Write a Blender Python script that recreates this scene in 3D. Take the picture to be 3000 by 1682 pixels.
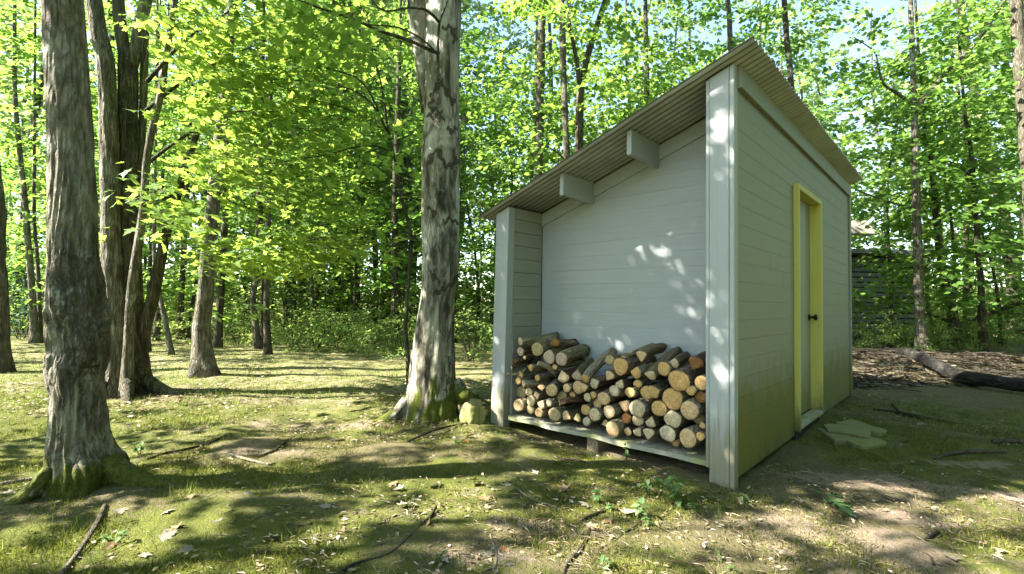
import bpy, math, random
import numpy as np
from mathutils import Matrix, Vector

for o in list(bpy.data.objects):
    bpy.data.objects.remove(o, do_unlink=True)
SC = bpy.context.scene
COL = SC.collection
PI = math.pi

# ------------------------------------------------------------------ camera
EYE = 1.14
F_PX, PITCH, ROLL = 1434.85, 0.034306, 0.014234        # for a 3000 px wide frame
cam_d = bpy.data.cameras.new('camera')
cam = bpy.data.objects.new('camera', cam_d); COL.objects.link(cam)
cam_d.sensor_width = 36.0; cam_d.sensor_fit = 'HORIZONTAL'
cam_d.lens = F_PX / 3000 * 36.0
cam_d.clip_start = 0.05; cam_d.clip_end = 600
cam.matrix_world = (Matrix.Translation((0, 0, EYE)) @ Matrix.Rotation(PI/2 + PITCH, 4, 'X') @ Matrix.Rotation(ROLL, 4, 'Z'))
SC.camera = cam

# ------------------------------------------------------------------ light
SUN_EL = math.radians(40); SUN_AZ = math.radians(-86)    # azimuth from +Y, towards +X positive
sdir = Vector((math.sin(SUN_AZ)*math.cos(SUN_EL), math.cos(SUN_AZ)*math.cos(SUN_EL), math.sin(SUN_EL)))
sdir = Vector((-math.cos(SUN_EL)*0.995, -math.cos(SUN_EL)*0.18, math.sin(SUN_EL))).normalized()
world = bpy.data.worlds.new('World'); SC.world = world; world.use_nodes = True
wn = world.node_tree; wn.nodes.clear()
sky = wn.nodes.new('ShaderNodeTexSky'); sky.sky_type = 'NISHITA'; sky.sun_disc = False
sky.sun_elevation = SUN_EL; sky.sun_rotation = math.atan2(sdir.x, sdir.y) % (2*PI)
sky.air_density = 1.0; sky.dust_density = 0.6; sky.ozone_density = 1.0
bg = wn.nodes.new('ShaderNodeBackground'); bg.inputs['Strength'].default_value = 0.085
wo = wn.nodes.new('ShaderNodeOutputWorld')
wn.links.new(sky.outputs[0], bg.inputs[0]); wn.links.new(bg.outputs[0], wo.inputs[0])
sun_d = bpy.data.lights.new('sun', 'SUN'); sun_d.energy = 4.9; sun_d.angle = math.radians(0.55); sun_d.color = (1.0, 0.95, 0.85)
sun = bpy.data.objects.new('sun', sun_d); COL.objects.link(sun)
sun.rotation_euler = sdir.to_track_quat('Z', 'Y').to_euler()
sun.location = (-20, -2, 20)
SC.view_settings.view_transform = 'Standard'; SC.view_settings.look = 'None'
SC.view_settings.gamma = 1; SC.view_settings.use_curve_mapping = False
SC.view_settings.exposure = 2.88
SC.render.engine = 'CYCLES'
SC.cycles.max_bounces = 8; SC.cycles.diffuse_bounces = 5; SC.cycles.transmission_bounces = 5; SC.cycles.glossy_bounces = 2
SC.cycles.sample_clamp_indirect = 6

# ------------------------------------------------------------------ pixel -> place helpers (survey of the photo)
_cr, _sr, _cp, _sp = math.cos(ROLL), math.sin(ROLL), math.cos(PITCH), math.sin(PITCH)
def ray(px, py):
    a, b = px-1500.0, py-841.0
    x = (a*_cr + b*_sr)/F_PX; up = -(-a*_sr + b*_cr)/F_PX
    return np.array([x, _cp - up*_sp, _sp + up*_cp])
def at(px, py, Y):
    r = ray(px, py); t = Y/r[1]
    return np.array([r[0]*t, Y, EYE + r[2]*t])
def G(px, py, z=0.0):
    r = ray(px, py); t = (z-EYE)/r[2]
    return np.array([r[0]*t, r[1]*t, z])

# shed frame: u to the left along the front, v back along the side, z up
CX, CY, YAW = 1.41923, 3.13731, 0.825681
SV = np.array([math.cos(YAW), math.sin(YAW)]); FU = np.array([-math.sin(YAW), math.cos(YAW)])
def S(u, v, z):
    return np.array([CX + u*FU[0] + v*SV[0], CY + u*FU[1] + v*SV[1], z])
def shed_plane(px, py, v):
    r = ray(px, py); o = np.array([0, 0]) - np.array([CX, CY])
    t = (v - o@SV)/(r[:2]@SV); p = r*t
    w = p[:2] + o
    return np.array([w@FU, v, p[2]+EYE])

def gz(x, y):
    x = np.asarray(x, float); y = np.asarray(y, float)
    z = .018*np.sin(1.1*x+.7*y+.4) + .014*np.sin(1.7*y-.9*x+1.9) + .010*np.sin(2.9*x+2.1*y)
    def hump(cx, cy, r, h): return h*np.exp(-((x-cx)**2+(y-cy)**2)/(r*r))
    z = z + hump(-2.5, 2.9, .55, .05) + hump(-.75, 4.72, .7, .06) + hump(-4.35, 5.75, .9, .05)
    w = np.exp(-(((x-1.6)/1.6)**2 + ((y-4.6)/1.9)**2)**2)
    z = z*(1-.85*w)
    z = z + .20*np.exp(-(((x-8.2)/4.2)**2+((y-9.6)/1.5)**2)**2)
    far = np.clip((np.hypot(x, y)-16)/40, 0, 1)
    return z + far*1.2*np.clip((x)/30, 0, 1.5)
def on(p, dz=0.0):
    return np.array([p[0], p[1], float(gz(p[0], p[1]))+dz])

# ------------------------------------------------------------------ object helpers
def link(o):
    COL.objects.link(o); return o
def mesh(name, V, F, mats=None, mi=None, smooth=False, quads=None):
    """V (N,3); F either (M,k) int array or list of faces."""
    me = bpy.data.meshes.new(name)
    V = np.asarray(V, np.float32)
    if isinstance(F, np.ndarray):
        m, k = F.shape
        me.vertices.add(len(V)); me.vertices.foreach_set('co', V.ravel())
        me.loops.add(m*k); me.loops.foreach_set('vertex_index', F.astype(np.int32).ravel())
        me.polygons.add(m); me.polygons.foreach_set('loop_start', np.arange(0, m*k, k, dtype=np.int32))
        try: me.polygons.foreach_set('loop_total', np.full(m, k, np.int32))
        except Exception: pass
        me.update(calc_edges=True)
    else:
        me.from_pydata(V.tolist(), [], [list(f) for f in F]); me.update()
    for m_ in (mats or []): me.materials.append(m_)
    if mi is not None: me.polygons.foreach_set('material_index', np.asarray(mi, np.int32))
    if smooth: me.polygons.foreach_set('use_smooth', np.ones(len(me.polygons), bool))
    return me
def obj(name, me, parent=None, loc=None, M=None):
    o = bpy.data.objects.new(name, me); link(o)
    if parent is not None: o.parent = parent
    if M is not None: o.matrix_world = M
    elif loc is not None: o.location = tuple(float(c) for c in loc)
    return o
def tag(o, label=None, cat=None, group=None, kind=None):
    if label: o['label'] = label
    if cat: o['category'] = cat
    if group: o['group'] = group
    if kind: o['kind'] = kind
    return o
def empty(name, loc, label, cat, group=None):
    o = bpy.data.objects.new(name, None); link(o); o.location = tuple(float(c) for c in loc)
    o.empty_display_size = .2
    return tag(o, label, cat, group)

class MB:
    def __init__(s): s.V = []; s.F = []; s.n = 0
    def add(s, V, F):
        V = np.asarray(V, float); s.V.append(V); s.F += [[i+s.n for i in f] for f in F]; s.n += len(V)
    def prism(s, poly_lo, poly_hi):
        n = len(poly_lo); V = np.vstack([poly_lo, poly_hi])
        F = [list(range(n))[::-1], list(range(n, 2*n))] + [[i, (i+1) % n, n+(i+1) % n, n+i] for i in range(n)]
        s.add(V, F)
    def box(s, u0, u1, v0, v1, z0, z1, f=lambda u, v, z: (u, v, z)):
        P = [(u0, v0), (u1, v0), (u1, v1), (u0, v1)]
        s.prism([f(a, b, z0) for a, b in P], [f(a, b, z1) for a, b in P])
    def mesh(s, name, mats, smooth=False):
        return mesh(name, np.vstack(s.V), s.F, mats, smooth=smooth)

def fix_normals(me):
    import bmesh
    b = bmesh.new(); b.from_mesh(me); bmesh.ops.recalc_face_normals(b, faces=b.faces); b.to_mesh(me); b.free(); return me
def bevelled(me, w=.004):
    import bmesh
    b = bmesh.new(); b.from_mesh(me); bmesh.ops.recalc_face_normals(b, faces=b.faces)
    bmesh.ops.bevel(b, geom=list(b.edges), offset=w, segments=1, affect='EDGES', clamp_overlap=True)
    b.to_mesh(me); b.free(); return me

# ------------------------------------------------------------------ materials
class NT:
    def __init__(s, name):
        s.m = bpy.data.materials.new(name); s.m.use_nodes = True; s.t = s.m.node_tree; s.t.nodes.clear()
        s.out = s.n('ShaderNodeOutputMaterial')
    def n(s, t, **k):
        nd = s.t.nodes.new(t)
        for a, b in k.items(): setattr(nd, a, b)
        return nd
    def l(s, a, b): s.t.links.new(a, b)
    def val(s, sock, v):
        if isinstance(v, bpy.types.NodeSocket): s.l(v, sock)
        else:
            if hasattr(sock.default_value, '__len__') and not hasattr(v, '__len__'): v = (v, v, v)
            if hasattr(v, '__len__') and len(sock.default_value) == 4 and len(v) == 3: v = (*v, 1)
            sock.default_value = v
    def noise(s, vec, scale, detail=4, rough=.55, dist=0, out='Fac'):
        nd = s.n('ShaderNodeTexNoise'); nd.inputs['Scale'].default_value = scale; nd.inputs['Detail'].default_value = detail
        nd.inputs['Roughness'].default_value = rough; nd.inputs['Distortion'].default_value = dist
        if vec is not None: s.l(vec, nd.inputs['Vector'])
        return nd.outputs[out]
    def voro(s, vec, scale, feature='F1', out='Distance'):
        nd = s.n('ShaderNodeTexVoronoi', feature=feature); nd.inputs['Scale'].default_value = scale
        s.l(vec, nd.inputs['Vector']); return nd.outputs[out]
    def ramp(s, fac, a, b, c0=(0, 0, 0), c1=(1, 1, 1)):
        nd = s.n('ShaderNodeMapRange', interpolation_type='SMOOTHSTEP'); s.l(fac, nd.inputs['Value'])
        nd.inputs['From Min'].default_value = a; nd.inputs['From Max'].default_value = b
        return nd.outputs['Result']
    def mix(s, f, a, b, mode='MIX'):
        nd = s.n('ShaderNodeMix', data_type='RGBA', blend_type=mode)
        s.val(nd.inputs['Factor'], f); s.val(nd.inputs[6], a); s.val(nd.inputs[7], b); return nd.outputs[2]
    def math(s, op, a, b=0.0):
        nd = s.n('ShaderNodeMath', operation=op); s.val(nd.inputs[0], a); s.val(nd.inputs[1], b); return nd.outputs[0]
    def coord(s, which='Object', scale=None):
        c = s.n('ShaderNodeTexCoord').outputs[which]
        if scale is None: return c
        mp = s.n('ShaderNodeMapping'); mp.inputs['Scale'].default_value = scale; s.l(c, mp.inputs['Vector']); return mp.outputs[0]
    def sep(s, vec):
        nd = s.n('ShaderNodeSeparateXYZ'); s.l(vec, nd.inputs[0]); return nd.outputs
    def bump(s, h, strength=.5, dist=.01):
        nd = s.n('ShaderNodeBump'); nd.inputs['Strength'].default_value = strength; nd.inputs['Distance'].default_value = dist
        s.l(h, nd.inputs['Height']); return nd.outputs[0]
    def principled(s, col, rough=.8, normal=None, spec=.3, metallic=0.0):
        p = s.n('ShaderNodeBsdfPrincipled'); s.val(p.inputs['Base Color'], col); s.val(p.inputs['Roughness'], rough)
        p.inputs['Specular IOR Level'].default_value = spec; p.inputs['Metallic'].default_value = metallic
        if normal is not None: s.l(normal, p.inputs['Normal'])
        s.l(p.outputs[0], s.out.inputs[0]); return p

def leaf_mat(name, dark, light, trans, tfac=.5, rough=.42):
    n = NT(name); r = n.n('ShaderNodeNewGeometry').outputs['Random Per Island']
    orr = n.n('ShaderNodeObjectInfo').outputs['Random']
    col = n.mix(r, [c*.72 for c in dark], light); col = n.mix(n.math('MULTIPLY', orr, .8), col, n.mix(1.0, col, (.62, .80, .70), 'MULTIPLY'))
    p = n.n('ShaderNodeBsdfPrincipled'); n.l(col, p.inputs['Base Color']); p.inputs['Roughness'].default_value = rough+.15
    p.inputs['Specular IOR Level'].default_value = .2
    t = n.n('ShaderNodeBsdfTranslucent')
    tc = n.mix(r, [c*.55 for c in trans], trans); tc = n.mix(n.math('MULTIPLY', orr, .8), tc, n.mix(1.0, tc, (.60, .80, .75), 'MULTIPLY')); n.l(tc, t.inputs['Color'])
    mx = n.n('ShaderNodeMixShader'); mx.inputs[0].default_value = tfac
    n.l(p.outputs[0], mx.inputs[1]); n.l(t.outputs[0], mx.inputs[2]); n.l(mx.outputs[0], n.out.inputs[0])
    return n.m
def leaf_obj_mat(name, dark, light, trans, tfac=.5, rough=.42):
    n = NT(name); r = n.n('ShaderNodeObjectInfo').outputs['Random']
    col = n.mix(r, dark, light); v = n.noise(n.coord(), 30, 2); col = n.mix(n.math('MULTIPLY', v, .35), col, [c*.5 for c in dark])
    p = n.n('ShaderNodeBsdfPrincipled'); n.l(col, p.inputs['Base Color']); p.inputs['Roughness'].default_value = rough
    p.inputs['Specular IOR Level'].default_value = .35
    t = n.n('ShaderNodeBsdfTranslucent'); n.val(t.inputs['Color'], trans)
    mx = n.n('ShaderNodeMixShader'); mx.inputs[0].default_value = tfac
    n.l(p.outputs[0], mx.inputs[1]); n.l(t.outputs[0], mx.inputs[2]); n.l(mx.outputs[0], n.out.inputs[0])
    return n.m

M = {}
M['leaf'] = leaf_mat('maple_leaf_green', (.085, .172, .030), (.165, .262, .052), (.43, .60, .09), .5)
M['leaf_part'] = leaf_obj_mat('maple_leaf_single', (.090, .178, .030), (.170, .268, .054), (.43, .60, .09), .5)
M['leaf_deep'] = leaf_mat('forest_leaf_green', (.068, .146, .027), (.138, .226, .045), (.36, .55, .085), .5)
M['leaf_far'] = leaf_mat('far_leaf_green', (.120, .195, .055), (.19, .27, .085), (.52, .64, .19), .5)
M['leaf_shrub'] = leaf_mat('shrub_leaf_green', (.125, .205, .05), (.21, .29, .075), (.56, .66, .16), .5)
M['leaf_blue'] = leaf_mat('spruce_blue_green', (.05, .10, .075), (.09, .15, .11), (.10, .2, .14), .2, .6)
M['grass'] = leaf_mat('grass_blade', (.095, .140, .022), (.230, .235, .080), (.36, .42, .08), .4, .5)
M['moss_blade'] = leaf_mat('moss_fuzz', (.060, .072, .010), (.235, .215, .045), (.28, .30, .04), .3, .8)
M['weed'] = leaf_obj_mat('weed_leaf', (.065, .125, .04), (.105, .175, .06), (.18, .28, .07), .3, .55)

def bark_mat(name, base, dark, light, vscale=(14, 14, 3.2), moss_h=0.0, light_patch=0.0, furrow=1.0, lichen=0.0, scars=False, crack=.5):
    n = NT(name); c = n.coord(); cs = n.coord(scale=vscale)
    f = n.noise(cs, 1.0, 8, .62, .6); g = n.noise(c, 3.0, 5, .6, .3); fine = n.noise(c, 60, 5, .6)
    col = n.mix(n.ramp(f, .35, .68), dark, base)
    if light_patch:
        lp = n.ramp(n.noise(n.coord(scale=(3.2, 3.2, 1.3)), 1.0, 6, .55, .4), .56-light_patch*.2, .66-light_patch*.2)
        col = n.mix(lp, col, light)
    else:
        col = n.mix(n.ramp(g, .5, .75), col, light)
    if lichen:
        lc = n.ramp(n.noise(c, 9, 6, .6), .60, .68); col = n.mix(n.math('MULTIPLY', lc, lichen), col, (.30, .33, .26))
    h = n.math('ADD', n.math('MULTIPLY', f, furrow), n.math('MULTIPLY', fine, .25))
    dw = n.n('ShaderNodeVectorMath', operation='ADD'); n.l(n.coord(scale=(vscale[0]*1.7, vscale[1]*1.7, vscale[2]*1.5)), dw.inputs[0]); n.l(n.noise(n.coord(scale=(9, 9, 9)), 1.0, 5, .6, 0, 'Color'), dw.inputs[1])
    ck = n.ramp(n.voro(dw.outputs[0], 1.0, 'DISTANCE_TO_EDGE'), .22, .0)
    col = n.mix(n.math('MULTIPLY', ck, crack), col, dark); h = n.math('SUBTRACT', h, n.math('MULTIPLY', ck, 1.3*furrow*crack))
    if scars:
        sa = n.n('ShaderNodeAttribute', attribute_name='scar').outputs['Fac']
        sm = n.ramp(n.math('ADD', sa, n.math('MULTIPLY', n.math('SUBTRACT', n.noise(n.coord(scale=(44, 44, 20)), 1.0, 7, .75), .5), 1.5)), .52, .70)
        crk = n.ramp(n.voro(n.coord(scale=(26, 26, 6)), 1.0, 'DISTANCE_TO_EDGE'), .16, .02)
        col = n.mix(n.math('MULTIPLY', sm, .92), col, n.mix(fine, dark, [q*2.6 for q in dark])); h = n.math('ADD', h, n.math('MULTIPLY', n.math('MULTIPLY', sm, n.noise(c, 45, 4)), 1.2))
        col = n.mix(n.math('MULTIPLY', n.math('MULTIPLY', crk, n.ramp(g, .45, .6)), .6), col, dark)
    if moss_h:
        z = n.sep(c)[2]
        mz = n.math('ADD', n.math('MULTIPLY', z, -1.0/moss_h), n.math('MULTIPLY', n.math('SUBTRACT', n.noise(n.coord(scale=(4.5, 4.5, 2.2)), 1.0, 7, .66, .5), .5), 7.0))
        mm = n.ramp(mz, -.72, -.30)
        mc = n.mix(n.noise(c, 40, 4), (.045, .06, .008), (.17, .19, .022))
        col = n.mix(mm, col, mc); h = n.math('ADD', h, n.math('MULTIPLY', mm, n.noise(c, 120, 3)))
    col = n.mix(n.math('MULTIPLY', fine, .35), col, dark)
    n.principled(col, .9, n.bump(h, .9, .02), .2)
    return n.m
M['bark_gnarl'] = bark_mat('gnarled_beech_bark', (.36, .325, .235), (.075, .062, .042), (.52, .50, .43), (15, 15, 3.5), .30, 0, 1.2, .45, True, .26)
M['bark_birch'] = bark_mat('pale_patchy_bark', (.40, .375, .29), (.030, .025, .016), (.52, .50, .43), (9, 9, 1.8), .36, .25, .6, .35, True, .15)
M['bark_grey'] = bark_mat('grey_furrowed_bark', (.29, .265, .205), (.065, .055, .036), (.42, .40, .34), (26, 26, 3.4), 0, 0, 1.2, .3)
M['bark_dark'] = bark_mat('dark_ridged_bark', (.15, .13, .085), (.035, .030, .018), (.23, .21, .16), (24, 24, 4.0), 0, 0, 1.4, .2)
M['bark_wood'] = bark_mat('woodland_bark', (.18, .16, .115), (.05, .042, .028), (.28, .26, .21), (20, 20, 4.0), 0, 0, 1.0, .3)
M['bark_log'] = bark_mat('rotting_log_bark', (.042, .036, .030), (.010, .009, .008), (.085, .076, .068), (18, 5, 18), 0, 0, 1.2, .2)
M['twig'] = bark_mat('twig_bark', (.15, .12, .085), (.05, .04, .028), (.24, .21, .16), (40, 40, 40), 0, 0, .6, 0)
M['twig_pale'] = bark_mat('bleached_twig', (.33, .28, .21), (.12, .10, .07), (.45, .40, .32), (40, 40, 40), 0, 0, .6, 0)
M['twig_dark'] = bark_mat('dark_twig', (.06, .05, .036), (.02, .017, .012), (.11, .095, .07), (40, 40, 40), 0, 0, .6, 0)

def paint_mat(name, col, algae=None, a_lo=.3, a_hi=.85, grain_axis='x', tint=.10, wear=0.0):
    n = NT(name); c = n.coord(); z = n.sep(c)[2]
    sc = {'x': (2.5, 2.5, 46), 'z': (46, 46, 2.2)}[grain_axis]
    g = n.noise(n.coord(scale=sc), 1.0, 6, .6, .4); r = n.n('ShaderNodeObjectInfo').outputs['Random']
    base = n.mix(n.math('MULTIPLY', n.ramp(g, .4, .75), .22), col, [x*.72 for x in col])
    base = n.mix(n.math('MULTIPLY', r, tint), base, [x*.78 for x in col])
    blot = n.noise(c, 2.4, 5, .55); base = n.mix(n.math('MULTIPLY', n.ramp(blot, .5, .8), .22), base, [col[0]*.72, col[1]*.76, col[2]*.62])
    speck = n.ramp(n.voro(c, 9.0), .03, .02); base = n.mix(n.math('MULTIPLY', speck, .75), base, (.05, .045, .03))
    if algae is not None:
        if grain_axis == 'x': zq = n.math('ADD', n.math('MULTIPLY', n.math('FLOOR', n.math('DIVIDE', n.math('SUBTRACT', z, .80), .1268)), .1268), .86)
        else: zq = z
        nz = n.math('ADD', n.math('ADD', n.math('MULTIPLY', zq, .45), n.math('MULTIPLY', z, .55)), n.math('MULTIPLY', n.math('SUBTRACT', n.noise(n.coord(scale=(7, 7, 3.0)), 1.0, 7, .72), .5), .75))
        am = n.ramp(nz, a_hi, a_lo); ac = n.mix(n.ramp(n.noise(c, 3.5, 6, .6), .35, .7), algae, [algae[0]*1.35, algae[1]*.92, algae[2]*.8])
        base = n.mix(n.math('MULTIPLY', am, .95), base, ac)
        dm = n.ramp(nz, .12, .0); base = n.mix(n.math('MULTIPLY', dm, .6), base, (.06, .055, .03))
    if wear:
        wz = n.math('ADD', z, n.math('MULTIPLY', n.noise(n.coord(scale=(40, 40, 2.5)), 1.0, 6, .65), -.75))
        wm = n.ramp(wz, .12, -.16); base = n.mix(n.math('MULTIPLY', wm, wear), base, n.mix(g, (.13, .12, .07), (.27, .255, .18)))
    n.principled(base, .55, n.bump(g, .35, .003), .3)
    return n.m
PAINT = (.335, .35, .345)
M['paint'] = paint_mat('grey_white_paint', PAINT)
M['paint_post'] = paint_mat('weathered_post_paint', (.345, .36, .36), None, grain_axis='z', wear=.9)
M['paint_side_shade'] = paint_mat('side_wall_shaded_paint', (.225, .23, .185), (.108, .122, .018), .40, .80)  # wall paint with the side's shade put into its colour, plus algae
M['paint_trim'] = paint_mat('trim_paint', (.23, .235, .195), (.12, .125, .025), .2, .7, 'z')
M['paint_yellow'] = paint_mat('yellow_frame_paint', (.52, .47, .12), (.10, .085, .03), -.05, .45, 'z')
M['paint_door'] = paint_mat('door_paint', (.27, .275, .23), (.12, .13, .03), .1, .75, 'z')
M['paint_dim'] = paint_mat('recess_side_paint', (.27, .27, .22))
n = NT('dark_cavity'); n.principled((.02, .018, .014), .95); M['dark'] = n.m
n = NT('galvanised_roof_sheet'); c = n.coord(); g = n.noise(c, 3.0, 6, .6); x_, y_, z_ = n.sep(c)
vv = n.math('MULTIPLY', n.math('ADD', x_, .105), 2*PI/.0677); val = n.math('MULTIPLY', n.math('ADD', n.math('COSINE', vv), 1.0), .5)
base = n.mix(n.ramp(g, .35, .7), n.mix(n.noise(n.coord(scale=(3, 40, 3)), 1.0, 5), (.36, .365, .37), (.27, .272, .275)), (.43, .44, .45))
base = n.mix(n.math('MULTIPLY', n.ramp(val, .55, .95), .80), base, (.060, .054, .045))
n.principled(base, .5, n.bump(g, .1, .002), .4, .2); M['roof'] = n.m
n = NT('weathered_plank'); c = n.coord(); g = n.noise(n.coord(scale=(3, 40, 40)), 1.0, 7, .65, .4)
n.principled(n.mix(n.ramp(n.noise(c, 6, 5), .45, .65), n.mix(g, (.17, .16, .12), (.40, .39, .32)), n.mix(g, (.16, .17, .07), (.30, .31, .15))), .85, n.bump(g, .8, .006), .2); M['plank'] = n.m
n = NT('pebbled_concrete'); c = n.coord(); v = n.voro(c, 90)
n.principled(n.mix(n.ramp(v, .1, .5), (.33, .25, .17), (.20, .16, .11)), .9, n.bump(v, .7, .006), .2); M['pier'] = n.m
n = NT('dark_bronze_knob'); n.principled((.035, .028, .02), .35, None, .5, .8); M['knob'] = n.m
def stone_mat(name, a, b, moss):
    n = NT(name); c = n.coord(); f = n.noise(c, 7, 8, .62); g = n.noise(c, 2.2, 5, .55); z = n.sep(n.n('ShaderNodeNewGeometry').outputs['Normal'])[2]
    col = n.mix(f, a, b)
    mm = n.ramp(n.math('ADD', g, n.math('MULTIPLY', z, .12)), .42, .66); col = n.mix(n.math('MULTIPLY', mm, moss), col, n.mix(n.noise(c, 30, 4), (.10, .12, .02), (.22, .22, .06)))
    n.principled(col, .9, n.bump(f, .8, .02), .2); return n.m
M['boulder'] = stone_mat('mossy_boulder', (.14, .125, .07), (.34, .31, .20), .85)
M['flag'] = stone_mat('green_flagstone', (.12, .12, .06), (.21, .205, .12), .6)
M['rock'] = stone_mat('pale_rock', (.35, .34, .32), (.55, .54, .52), .15)

def cut_mat(name, a, b, dark):
    n = NT(name); c = n.coord(); x, y, z = n.sep(c)
    rn = n.n('ShaderNodeObjectInfo').outputs['Random']
    r = n.math('SQRT', n.math('ADD', n.math('MULTIPLY', x, x), n.math('MULTIPLY', y, y)))
    wob = n.noise(c, 14, 3); rr = n.math('ADD', n.math('MULTIPLY', r, 620), n.math('MULTIPLY', wob, 9))
    ring = n.math('MULTIPLY', n.math('ADD', n.math('SINE', rr), 1.0), .5)
    bl = n.noise(c, 22, 6, .65); g = n.noise(c, 130, 4, .6)
    col = n.mix(n.ramp(bl, .3, .7), a, b); col = n.mix(n.math('MULTIPLY', ring, .22), col, dark)
    col = n.mix(n.math('MULTIPLY', n.ramp(g, .5, .8), .35), col, dark)
    col = n.mix(n.math('MULTIPLY', n.ramp(n.noise(c, 16, 6, .65, .8), .55, .70), .75), col, dark)
    crk = n.ramp(n.voro(n.coord(scale=(26, 26, 8)), 1.0, 'DISTANCE_TO_EDGE'), .07, .0); col = n.mix(n.math('MULTIPLY', crk, .55), col, [q*.4 for q in dark])
    col = n.mix(n.math('MULTIPLY', rn, .25), col, dark)
    n.principled(col, .85, n.bump(n.math('ADD', g, ring), .35, .004), .2); return n.m
M['cut_o'] = cut_mat('ochre_cut_wood', (0.529, 0.315, 0.115), (0.635, 0.399, 0.172), (0.377, 0.221, 0.079))
M['cut_y'] = cut_mat('olive_yellow_cut_wood', (0.487, 0.308, 0.116), (0.571, 0.372, 0.168), (0.319, 0.221, 0.079))
M['cut_t'] = cut_mat('tan_cut_wood', (0.553, 0.364, 0.182), (0.678, 0.466, 0.261), (0.298, 0.194, 0.099))
M['cut_g'] = cut_mat('grey_cut_wood', (0.539, 0.412, 0.244), (0.666, 0.527, 0.333), (0.277, 0.202, 0.125))
M['cut_p'] = cut_mat('purple_grey_cut_wood', (0.450, 0.325, 0.235), (0.573, 0.442, 0.333), (0.251, 0.179, 0.128))
M['cut_b'] = cut_mat('rotten_brown_wood', (0.218, 0.098, 0.031), (0.355, 0.169, 0.056), (0.078, 0.037, 0.014))
M['cut_w'] = cut_mat('pale_lichen_cut_wood', (0.476, 0.388, 0.257), (0.612, 0.513, 0.380), (0.261, 0.207, 0.131))
M['cut_k'] = cut_mat('dim_olive_cut_wood', (0.355, 0.267, 0.136), (0.464, 0.364, 0.198), (0.188, 0.135, 0.064))
M['lb_grey'] = bark_mat('firewood_bark_grey', (.42, .36, .26), (.19, .15, .10), (.54, .48, .38), (16, 16, 6), 0, 0, .8, .4)
M['lb_brown'] = bark_mat('firewood_bark_brown', (.32, .235, .15), (.12, .083, .052), (.42, .34, .23), (16, 16, 6), 0, 0, 1.0, .2)
M['lb_olive'] = bark_mat('firewood_bark_olive', (.34, .295, .18), (.14, .115, .065), (.46, .42, .28), (16, 16, 6), 0, 0, .8, .3)
M['lb_split'] = bark_mat('split_wood_face', (.34, .28, .17), (.17, .13, .07), (.44, .38, .25), (50, 50, 4), 0, 0, 1.0, 0)
M['lb_rot'] = bark_mat('rotten_splinter_wood', (.24, .15, .08), (.07, .04, .02), (.36, .27, .17), (60, 60, 5), 0, 0, 1.6, 0)
def dry_leaf_mat(name, a, b):
    n = NT(name); r = n.n('ShaderNodeObjectInfo').outputs['Random']; g = n.noise(n.coord(), 25, 4)
    p = n.principled(n.mix(g, n.mix(r, a, b), [x*.6 for x in a]), .6, None, .3); return n.m
M['dry_pale'] = dry_leaf_mat('pale_dry_leaf', (.22, .185, .135), (.37, .335, .275))
M['dry_brown'] = dry_leaf_mat('brown_dry_leaf', (.24, .15, .08), (.36, .25, .15))
M['dry_orange'] = dry_leaf_mat('orange_dry_leaf', (.42, .15, .03), (.5, .2, .05))
def litter_mat(name, a, b, c3):
    n = NT(name); r = n.n('ShaderNodeNewGeometry').outputs['Random Per Island']
    n.principled(n.mix(n.ramp(r, .80, 1.0), n.mix(r, a, b), c3), .8, None, .2); return n.m
M['litter'] = litter_mat('leaf_litter_bits', (.13, .095, .055), (.32, .25, .165), (.50, .44, .36))
M['brush'] = litter_mat('dark_brush_bits', (.055, .042, .028), (.16, .12, .08), (.30, .26, .21))
n = NT('charcoal_siding'); n.principled(n.mix(n.noise(n.coord(), 4, 4), (.15, .16, .175), (.21, .22, .235)), .5, None, .4); M['cabin'] = n.m
n = NT('cream_siding'); n.principled((.26, .24, .20), .6); M['cream'] = n.m
n = NT('pale_gravel'); n.principled(n.mix(n.noise(n.coord(), 20, 4), (.42, .40, .37), (.60, .58, .55)), .9); M['gravel'] = n.m

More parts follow.
